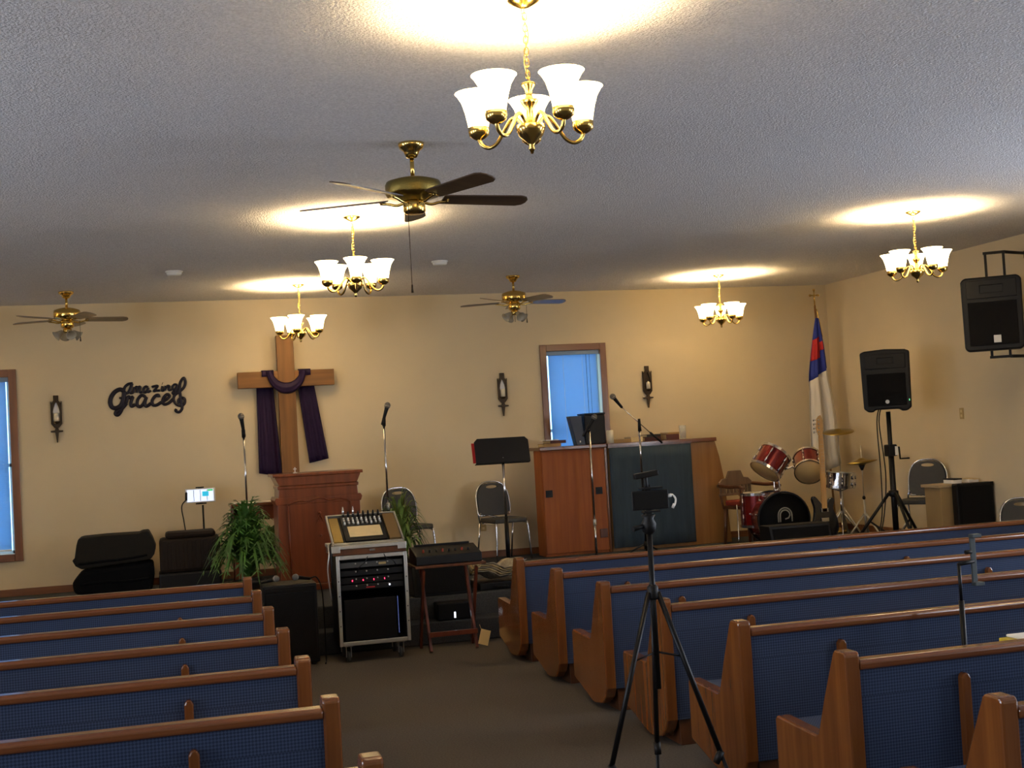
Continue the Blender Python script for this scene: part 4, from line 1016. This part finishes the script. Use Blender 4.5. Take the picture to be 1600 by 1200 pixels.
# bass guitar on a stand
Yg = 12.15; top = at(1279, 652, Y=Yg); nut = at(1280.5, 680, Y=Yg); heel = at(1286, 782, Y=Yg)
r = thing('electric_bass', 'dark electric bass guitar with maple neck and chrome pickups', 'guitar', (heel.x, Yg, PL))
o = Vector(r.location); hz = heel.z - PL; dn = (nut - heel); L = dn.length
lx = (nut.x - heel.x) / (nut.z - heel.z)
def gx(z): return (z - hz) * lx
def gpr(poly, y0, y1): return MB().prism([(u + gx(v), v) for u, v in poly], y0, y1, 'xz')
gpr([(-.030, hz - .12), (.030, hz - .12), (.022, hz + L), (-.022, hz + L)], -.030, -.008).build('neck', MAPLE, r, .004)
fbm = gpr([(-.027, hz - .05), (.027, hz - .05), (.021, hz + L), (-.021, hz + L)], -.035, -.030).build('fretboard', MAPLE, r)
for k in range(12): zf = hz + L - L * (1 - .5 ** (k / 9)) ; MB().b2(gx(zf) - .022, gx(zf) + .022, -.0365, -.035, zf - .0012, zf + .0012).build('fret', CHROME, fbm)
hd = gpr([(-.022, hz + L), (.024, hz + L), (.034, hz + L + .05), (.036, hz + L + .15), (.015, hz + L + .21), (-.012, hz + L + .20), (-.034, hz + L + .17), (-.045, hz + L + .07)], -.022, -.006).build('headstock', MAPLE, r, .003)
for k in range(4):
    zf = hz + L + .035 + k * .042; MB().cyl((gx(zf) - .02, -.034, zf), (gx(zf) - .02, -.022, zf), .008, n=10).build('tuner', CHROME, hd)
    MB().tube([(gx(zf) - .04, -.014, zf), (gx(zf) - .07, -.014, zf)], .004, 6).tube([(gx(zf) - .07, -.014, zf - .012), (gx(zf) - .07, -.014, zf + .012)], .007, 6).build('tuner_key', CHROME, hd)
body = spline([(-.03, 0, hz - .03), (-.10, 0, hz + .05), (-.135, 0, hz + .02), (-.11, 0, hz - .08), (-.125, 0, hz - .2), (-.165, 0, hz - .32), (-.11, 0, hz - .40), (.05, 0, hz - .40), (.155, 0, hz - .33), (.15, 0, hz - .2), (.105, 0, hz - .09), (.125, 0, hz), (.085, 0, hz + .025), (.03, 0, hz - .03)], 3)
body = [q for q in body if q.z > .0]
gpr([(q.x, max(q.z, .06)) for q in body], -.02, .022).build('body', mat('black_lacquer', '15161c', .15, coat=.5), r, .006)
for z_ in (hz - .10, hz - .2): pk = MB().b2(gx(z_) - .045, gx(z_) + .045, -.03, -.02, z_ - .022, z_ + .022).build('pickup', CHROME, r, .004)
MB().b2(gx(hz - .31) - .045, gx(hz - .31) + .045, -.032, -.02, hz - .34, hz - .28).build('bridge', CHROME, r, .004)
gs = thing('guitar_stand', 'low black guitar stand under the dark electric bass', 'stand', (heel.x, Yg, PL))
MB().tube([(0, .10, .42), (0, .06, .05), (0, .05, .02)], .010, 8).build('back_tube', BLKM, gs)
for sx in (-1, 1):
    MB().tube([(0, .10, .30), (sx * .2, -.08, .012)], .010, 8).build('leg', BLKM, gs)
    MB().tube([(sx * .11, .05, .035), (sx * .11, -.06, .035), (sx * .11, -.065, .055)], .010, 8).build('cradle_arm', BLKM, gs)
MB().tube([(0, .10, .30), (0, .26, .012)], .010, 8).build('leg', BLKM, gs)
MB().tube([(-.11, .05, .035), (.11, .05, .035)], .010, 8).build('cross_tube', BLKM, gs)
# black amplifier on its back before the bass drum
pm = at(1236, 842, Y=12.1)
r = thing('guitar_amplifier', 'low black guitar amplifier on the floor before the bass drum', 'amplifier', (pm.x - .05, 11.72, PL))
MB().prism([(0, 0), (.32, 0), (.30, .32), (.08, .32)], -.34, .34, 'yz').build('cabinet', BLK, r, .01)
MB().prism([(-.006, .02), (.001, .02), (.07, .29), (.063, .29)], -.31, .31, 'yz').build('grille', GRILL, r)
MB().cyl((-.02, -.02, .0), (-.02, -.02, .09), .006, n=8).build('jack_plug', CHROME, r)

# flag
Yfl = 13.9; ft_ = at(1273, 478, Y=Yfl); fb = at(1305, 800, Y=Yfl)
r = thing('flag', 'furled white flag with blue canton and red cross in the corner', 'flag', (fb.x, Yfl, PL))
o = Vector(r.location); T0 = ft_ - o; B0 = Vector((0, 0, .04)); ax = (T0 - B0)
MB().tube([B0, T0], .013, 10).build('pole', PIANOW, r)
MB().lathe([(.14, 0), (.14, .02), (.1, .04), (.03, .06), (.02, .10)], 24).build('floor_base', BRASS, r)
fin = MB(); c_ = at(1272, 464, Y=Yfl) - o
fin.tube([T0, c_ + Vector((0, 0, .08))], .008, 8); fin.tube([c_ + Vector((-.055, 0, .02)), c_ + Vector((.055, 0, .02))], .009, 8)
for q in ((-.055, .02), (.055, .02), (0, .085)): fin.ball(c_ + Vector((q[0], 0, q[1])), .016, 10, 8)
fin.build('cross_finial', BRASS, r)
MB().tube(spline([T0 + Vector((.01, -.02, -.04)), T0 + Vector((.03, -.035, -.2)), T0 + Vector((.055, -.04, -.38))], 4), .006, 6).build('gold_cord', BRASS, r)
# draped cloth: left/right edges followed down the photo, pleats in depth
EDG = [(497, 1274, 1279), (515, 1271.5, 1283), (540, 1269, 1288), (560, 1267, 1291), (590, 1265, 1295), (620, 1265.5, 1303), (660, 1267, 1309), (700, 1268, 1312), (735, 1270, 1318)]
def edge(y):
    for (a, l0, r0), (b, l1, r1) in zip(EDG, EDG[1:]):
        if a <= y <= b: t = (y - a) / (b - a); return l0 + (l1 - l0) * t, r0 + (r1 - r0) * t
    return EDG[-1][1:]
def fold(u, y): return .03 * math.sin(u * 13 + .6) + .012 * math.sin(u * 29)
def cloth(y0, y1, u0, u1, nr, nc, off=0., slant=0.):
    g = []
    for i in range(nr):
        row = []
        for j in range(nc):
            u = u0 + (u1 - u0) * j / (nc - 1); yb_ = y1 - slant * (u - .5) * (1 if True else 0); ya_ = y0 if not (y0 > 505) else y0 - slant * (u - .5)
            y = ya_ + (yb_ - ya_) * i / (nr - 1); l_, r_ = edge(y)
            k = min(1, (y - 490) / 90)
            q = at(l_ + (r_ - l_) * u, y, Y=Yfl - .06 - off) - o; q.y += fold(u, y) * k
            row.append(q)
        g.append(row)
    return g
fl = MB().sheet(cloth(586, 735, 0, 1, 12, 26, 0, 22), .004).build('white_field', FWHITE, r)
MB().sheet(cloth(497, 586, 0, 1, 10, 26, 0, 22), .004).build('blue_canton', FBLUE, r)
MB().sheet(cloth(527, 560, .02, .62, 6, 16, .006, 10), .004).build('red_cross', RED, r)
MB().sheet(cloth(536, 549, .60, .86, 3, 8, .006, 10), .004).build('red_cross', RED, r)

# ================================================================== PA SPEAKERS
Ys = 11.66
a = at(1388, 650, Y=Ys); zt2 = at(1386, 546, Y=Ys).z; zb2 = at(1389, 643, Y=Ys).z
st = thing('speaker_stand', 'black crank-up tripod speaker stand beside the drum kit', 'stand', (a.x + .0, Ys, PL))
hs = zb2 - PL
def pole(name, z0, z1, r_, m=BLKM, par=st): return MB().cyl((0, 0, z0), (0, 0, z1), r_, n=14).build(name, m, par)
pole('upper_tube', hs * .5, hs, .023); kz = at(1394, 702, Y=Ys).z - PL
pole('lower_tube', .03, kz, .030)
MB().b2(-.05, .05, -.05, .05, kz - .07, kz + .05).build('crank_housing', BLK, st, .012)
MB().b2(.02, .052, -.054, -.05, kz - .06, kz + .03).build('sticker', WHITE, st)
MB().tube([(.05, -.02, kz + .02), (.085, -.02, kz + .02), (.085, -.03, kz - .10), (.19, -.03, kz - .10)], .010, 8).build('crank_handle', BLKM, st)
lz = at(1398, 770, Y=Ys).z - PL
MB().lathe([(.03, lz - .04), (.05, lz - .03), (.05, lz + .02), (.03, lz + .03)], 16).build('leg_collar', BLK, st)
for k in range(3):
    an = k * 2 * PI / 3 + 2.5; c_, s_ = math.cos(an), math.sin(an)
    lg_ = MB().tube([(c_ * .045, s_ * .045, lz), (c_ * .46, s_ * .46, .02)], .016, 8).build('leg', BLKM, st)
    MB().ball((c_ * .46, s_ * .46, .02), .02, 10, 8).build('rubber_foot', BLK, lg_)
    MB().tube([(c_ * .03, s_ * .03, .12), (c_ * .25, s_ * .25, lz * .5)], .010, 8).build('brace', STEEL if k == 1 else BLKM, st)
sp_ = thing('loudspeaker', 'black loudspeaker with round badge on the crank-up tripod stand', 'loudspeaker', (a.x, Ys, zb2), -.54, 'black loudspeakers')
hs2 = zt2 - zb2
fp = [(-.235, .035), (-.19, .0), (-.14, .0), (-.12, .022), (.12, .022), (.14, .0), (.19, .0), (.235, .035), (.245, hs2 - .03), (.20, hs2 - .012), (0, hs2), (-.20, hs2 - .012), (-.245, hs2 - .03)]
MB().prism(fp, -.10, .22, 'xz').build('cabinet', BLK, sp_, .018)
MB().b2(-.19, .19, -.112, -.099, .06, hs2 - .25).build('grille', GRILL, sp_, .02)
hn = MB().ring([(-.2, hs2 - .20), (.2, hs2 - .20), (.2, hs2 - .05), (-.2, hs2 - .05)], [(-.08, hs2 - .15), (.08, hs2 - .15), (.08, hs2 - .09), (-.08, hs2 - .09)], -.11, -.099, 'xz'); hn.build('horn_flare', BLKM, sp_, .004)
MB().cyl((0, -.118, .10), (0, -.112, .10), .02, n=18).build('badge', STEEL, sp_)
MB().b2(.212, .220, -.104, -.099, .10, .12).build('status_light', mat('green_lit', '60d090', emis='60d090', estr=1.2), sp_)
for k, ox in enumerate((-.10, -.075)):
    q = [(a.x + ox + .06, Ys + .05, zb2 + .1), (a.x + ox, Ys + .06, zb2 - .1), (a.x + ox + .03 * k, Ys + .05, PL + lz + .2), (a.x + ox - .02, Ys + .05, PL + .35), (a.x + ox - .16, Ys - .02, PL + .03)]
    cb_ = MB().tube(spline(q, 6), .006, 6).build('speaker_cable', BLK); tag(cb_, ('thin black cable hanging furthest out from the crank-up speaker stand', 'thin black cable hanging close along the crank-up speaker stand')[k], 'cable', 'cables beside the speaker stand')
# wall mounted loudspeaker on the right wall
Yw = 10.3; c_ = at(1551, 490, Y=Yw)
r = thing('loudspeaker', 'black loudspeaker with square badge bracketed to the side wall', 'loudspeaker', c_, -.62, 'black loudspeakers')
hw_, hh_ = .262, .345
def rr(w_, h_, q=.04): return [(-w_, -h_ + q), (-w_ + q * .3, -h_ + q * .3), (-w_ + q, -h_), (w_ - q, -h_), (w_ - q * .3, -h_ + q * .3), (w_, -h_ + q), (w_ * 1.02, h_ - q), (w_ - q * .3, h_ - q * .3), (w_ - q, h_), (-w_ + q, h_), (-w_ + q * .3, h_ - q * .3), (-w_ * 1.02, h_ - q)]
MB().prism(rr(hw_, hh_), -.06, .10, 'xz').build('cabinet', BLK, r, .015)
MB().prism(rr(hw_ * .75, hh_ * .9), .10, .27, 'xz').build('cabinet_back', BLK, r, .015)
MB().b2(-.215, .215, -.072, -.059, -hh_ + .05, hh_ - .235).build('grille', GRILL, r, .008)
MB().ring([(-.22, hh_ - .20), (.22, hh_ - .20), (.22, hh_ - .03), (-.22, hh_ - .03)], [(-.1, hh_ - .15), (.1, hh_ - .15), (.1, hh_ - .08), (-.1, hh_ - .08)], -.07, -.059, 'xz').build('horn_flare', BLKM, r, .004)
MB().b2(-.005, .06, -.078, -.072, -hh_ + .07, -hh_ + .14).build('badge', STEEL, r, .002)
for z0, z1, zz in ((hh_, hh_ + .23, hh_ + .23), (-hh_ - .06, -hh_, -hh_ - .06)):
    for x_ in (-.03, .13): MB().b2(x_ - .012, x_ + .012, .05, .074, min(z0, z1), max(z0, z1)).build('bracket_post', BLKM, r, .002)
    MB().b2(-.05, .15, .045, .08, zz - .012, zz + .012).build('bracket_bar', BLKM, r, .002)
    # arm running to the wall (in the speaker's rotated frame)
    inv = Matrix.Rotation(.62, 4, 'Z'); wp = inv @ (Vector((XR - .009, Yw + .12, c_.z + zz)) - c_)
    MB().tube([(.13, .062, zz), wp], .015, 8).build('wall_arm', BLKM, r)
    pl_ = MB().box((0, 0, 0), (.012, .16, .07)).build('wall_plate', BLKM, r); pl_.location = wp; pl_.rotation_euler.z = .62

# ================================================================== DESK AT THE SIDE WALL
Yk = 11.34
da, db = at(1467, 752, Y=Yk).x, at(1557, 748, Y=Yk).x; dz = at(1480, 757, Y=Yk).z
db = min(db, XR - .02); wd = db - da; hd_ = dz - PL
r = thing('side_desk', 'beige side desk with light top against the side wall', 'desk', (da, Yk, PL))
BEI = mat('beige_laminate', '9c8258', .6, var=.05, vscale=4)
MB().b2(-.02, wd, -.01, .30, hd_ - .03, hd_).build('desk_top', mat('light_top', 'b09a78', .55), r, .005)
MB().b2(.01, .24, .0, .28, 0, hd_ - .03).build('pedestal', BEI, r, .005)
MB().b2(wd - .05, wd - .01, .0, .28, 0, hd_ - .03).build('side_panel', BEI, r, .004)
ba, bb = at(1497, 790, Y=Yk - .13).x, at(1562, 790, Y=Yk - .13).x
bb = min(bb, XR - .02); hwb = (bb - ba) / 2
r = thing('bass_cabinet', 'black square speaker cabinet standing before the beige side desk', 'speaker', ((ba + bb) / 2, Yk - .08, PL))
bh = at(1528, 754, Y=Yk - .13).z - PL
MB().b2(-hwb, hwb, -.05, .045, 0, bh).build('cabinet', BLK, r, .012)
MB().b2(-hwb + .03, hwb - .03, -.06, -.049, .03, bh - .03).build('grille', GRILL, r, .004)
for sx in (-1, 1): MB().b2(sx * (hwb - .02) - .018, sx * (hwb - .02) + .018, -.056, -.04, bh - .04, bh + .002).build('corner_guard', BLKM, r, .004)
zD = dz
for px, w_, h_, m_, lb in ((1488, .07, .05, DKB, 'dark notebook lying on the beige side desk'), (1509, .03, .03, WHITE, 'white note pad lying on the beige side desk'), (1530, .05, .035, CREAM, 'cream booklet lying on the beige side desk')):
    p = at(px, 748, Y=Yk + .15); b = thing('notebook', lb, 'notebook', (min(p.x, XR - .09), Yk + .15, zD), 0., 'papers on the side desk')
    MB().b2(-w_ / 2 - .01, w_ / 2 + .01, -.09, .09, 0, h_ * .7).build('pages', WHITE, b)
    MB().b2(-w_ / 2 - .013, w_ / 2 + .013, -.094, .094, h_ * .7, h_).build('cover', m_, b)

# ================================================================== CAMERA TRIPODS AMONG THE PEWS
Yt = 4.75; ap = at(1020, 925, Y=Yt); hdp = at(1018, 822, Y=Yt); pc_ = at(1015, 781, Y=Yt); tp = at(1006, 742, Y=Yt)
r = thing('camera_tripod', 'thin black tripod with phone mount standing in the aisle', 'tripod', (ap.x, Yt, 0))
for k, (fx, fy) in enumerate(((-.40, -.12), (.36, -.12), (.08, .30))):
    mid = Vector((fx * .6, fy * .6, ap.z * .42))
    lg_ = MB().tube([(fx * .05, fy * .05, ap.z), mid], .011, 8).build('leg', BLKM, r)
    MB().tube([mid, (fx, fy, .012)], .008, 8).build('leg_extension', BLKM, lg_)
    MB().tube([mid + Vector((0, 0, .015)), mid - Vector((fx * .06, fy * .06, .03))], .015, 8).build('leg_lock', BLK, lg_)
    MB().ball((fx, fy, .012), .012, 8, 6).build('rubber_foot', BLK, lg_)
    MB().tube([(0, 0, ap.z * .79), (fx * .26, fy * .26, ap.z * .77)], .004, 6).build('brace', BLKM, r)
MB().cyl((0, 0, ap.z * .66), (0, 0, hdp.z), .011, n=12).build('centre_column', BLKM, r)
MB().lathe([(.016, ap.z - .03), (.022, ap.z - .02), (.022, ap.z + .02), (.014, ap.z + .03)], 14).build('leg_hub', BLK, r)
dx = hdp.x - ap.x; hz_ = hdp.z
MB().lathe([(.014, hz_ - .03), (.026, hz_ - .02), (.03, hz_ + .01), (.02, hz_ + .03), (.028, hz_ + .045)], 14).build('pan_head', BLK, r)
MB().tube([(-.01, .0, hz_ + .005), (-.075, -.02, hz_ - .005)], [.008, .011], 8).build('pan_handle', BLK, r)
px_ = pc_.x - ap.x; pz_ = pc_.z
cl = MB().b2(px_ - .035, px_ + .02, -.012, .022, pz_ + .042, pz_ + .05).b2(px_ + .012, px_ + .055, -.012, .022, pz_ + .042, pz_ + .05).b2(px_ - .03, px_ + .04, -.012, .022, pz_ - .05, pz_ - .042).b2(px_ - .012, px_ + .012, .010, .024, pz_ - .06, pz_ + .06)
cl.tube([(px_ - .005, .012, pz_ + .05), (tp.x - ap.x + .01, .012, tp.z - .01)], .008, 8)
cl.build('phone_clamp', BLK, r, .002)
MB().box((tp.x - ap.x + .012, .01, tp.z), (.10, .03, .022), Euler((0, -.12, 0))).build('top_light_mount', BLKM, r, .004)
ph = thing('smartphone', 'dark smartphone filming from the thin tripod in the aisle', 'phone', (pc_.x, Yt, pz_))
MB().b2(-.077, .077, -.012, .0, -.038, .038).build('case_body', BLK, ph, .004)
MB().b2(-.07, .07, -.0135, -.0122, -.033, .033).build('screen', mat('dark_screen', '0c0806', .5, spec=.2), ph)
q = [(pc_.x + .086, Yt - .005, pz_ + .012), (pc_.x + .095, Yt - .005, pz_ + .014), (pc_.x + .108, Yt - .005, pz_ - .002), (pc_.x + .104, Yt - .005, pz_ - .024), (pc_.x + .095, Yt - .005, pz_ - .034)]
ec = MB().tube(spline(q, 5), .004, 8); ec.tube([(pc_.x + .074, Yt - .005, pz_ + .010), (pc_.x + .090, Yt - .005, pz_ + .013)], .007, 8); ec.tube([(pc_.x + .101, Yt - .005, pz_ - .022), (pc_.x + .093, Yt - .005, pz_ - .038)], .006, 8)
tag(ec.build('adapter_cable', WHITE), 'short white adapter plugged into the smartphone on the tripod', 'cable')
# phone holder stand between pews on the drum side
Yh = 5.44; b0 = at(1498, 880, Y=Yh); b1 = at(1521, 834, Y=Yh).z; b2_ = at(1521, 915, Y=Yh).z; bx_ = at(1521, 875, Y=Yh).x - b0.x
r = thing('phone_holder_stand', 'black floor stand with empty upright phone bracket between two pews', 'stand', (b0.x, Yh, 0))
for k in range(3):
    an = k * 2 * PI / 3 + .5; MB().tube([(0, 0, .17), (.10 * math.cos(an), .10 * math.sin(an), .01)], .008, 8).build('leg', BLKM, r)
MB().cyl((0, 0, .1), (0, 0, b0.z - .18), .013, n=12).build('lower_tube', BLKM, r)
MB().cyl((0, 0, b0.z - .2), (0, 0, b0.z), .008, n=12).build('upper_tube', BLKM, r)
MB().tube([(0, 0, b0.z - .005), (bx_, 0, b0.z + .003)], .010, 8).build('swivel_arm', BLK, r)
br = MB().b2(bx_ - .014, bx_ + .014, -.006, .006, b2_, b1); br.b2(bx_ - .016, bx_ + .034, -.03, .006, b1 - .018, b1).b2(bx_ - .016, bx_ + .034, -.03, .006, b2_, b2_ + .018)
br.build('phone_bracket', mat('grey_bracket', '3a4244', .5), r, .003)
MB().cyl((bx_ - .012, -.004, b0.z + .05), (bx_ - .045, -.004, b0.z + .05), .010, n=10).build('clamp_knob', BLK, r)
# carton on the sixth pew's seat
Yx = 4.647 + .30; ba = at(1577, 1000, Y=Yx); 
r = thing('tissue_carton', 'yellow and white carton standing on a blue pew seat', 'box', (ba.x + .07, Yx, .432))
hz2 = at(1580, 994, Y=Yx).z - .432
MB().b2(-.085, .085, -.055, .055, 0, hz2 - .012).build('carton', YELLOW, r, .004)
MB().b2(-.045, .087, -.057, .057, hz2 - .0115, hz2).build('lid', WHITE, r, .004)
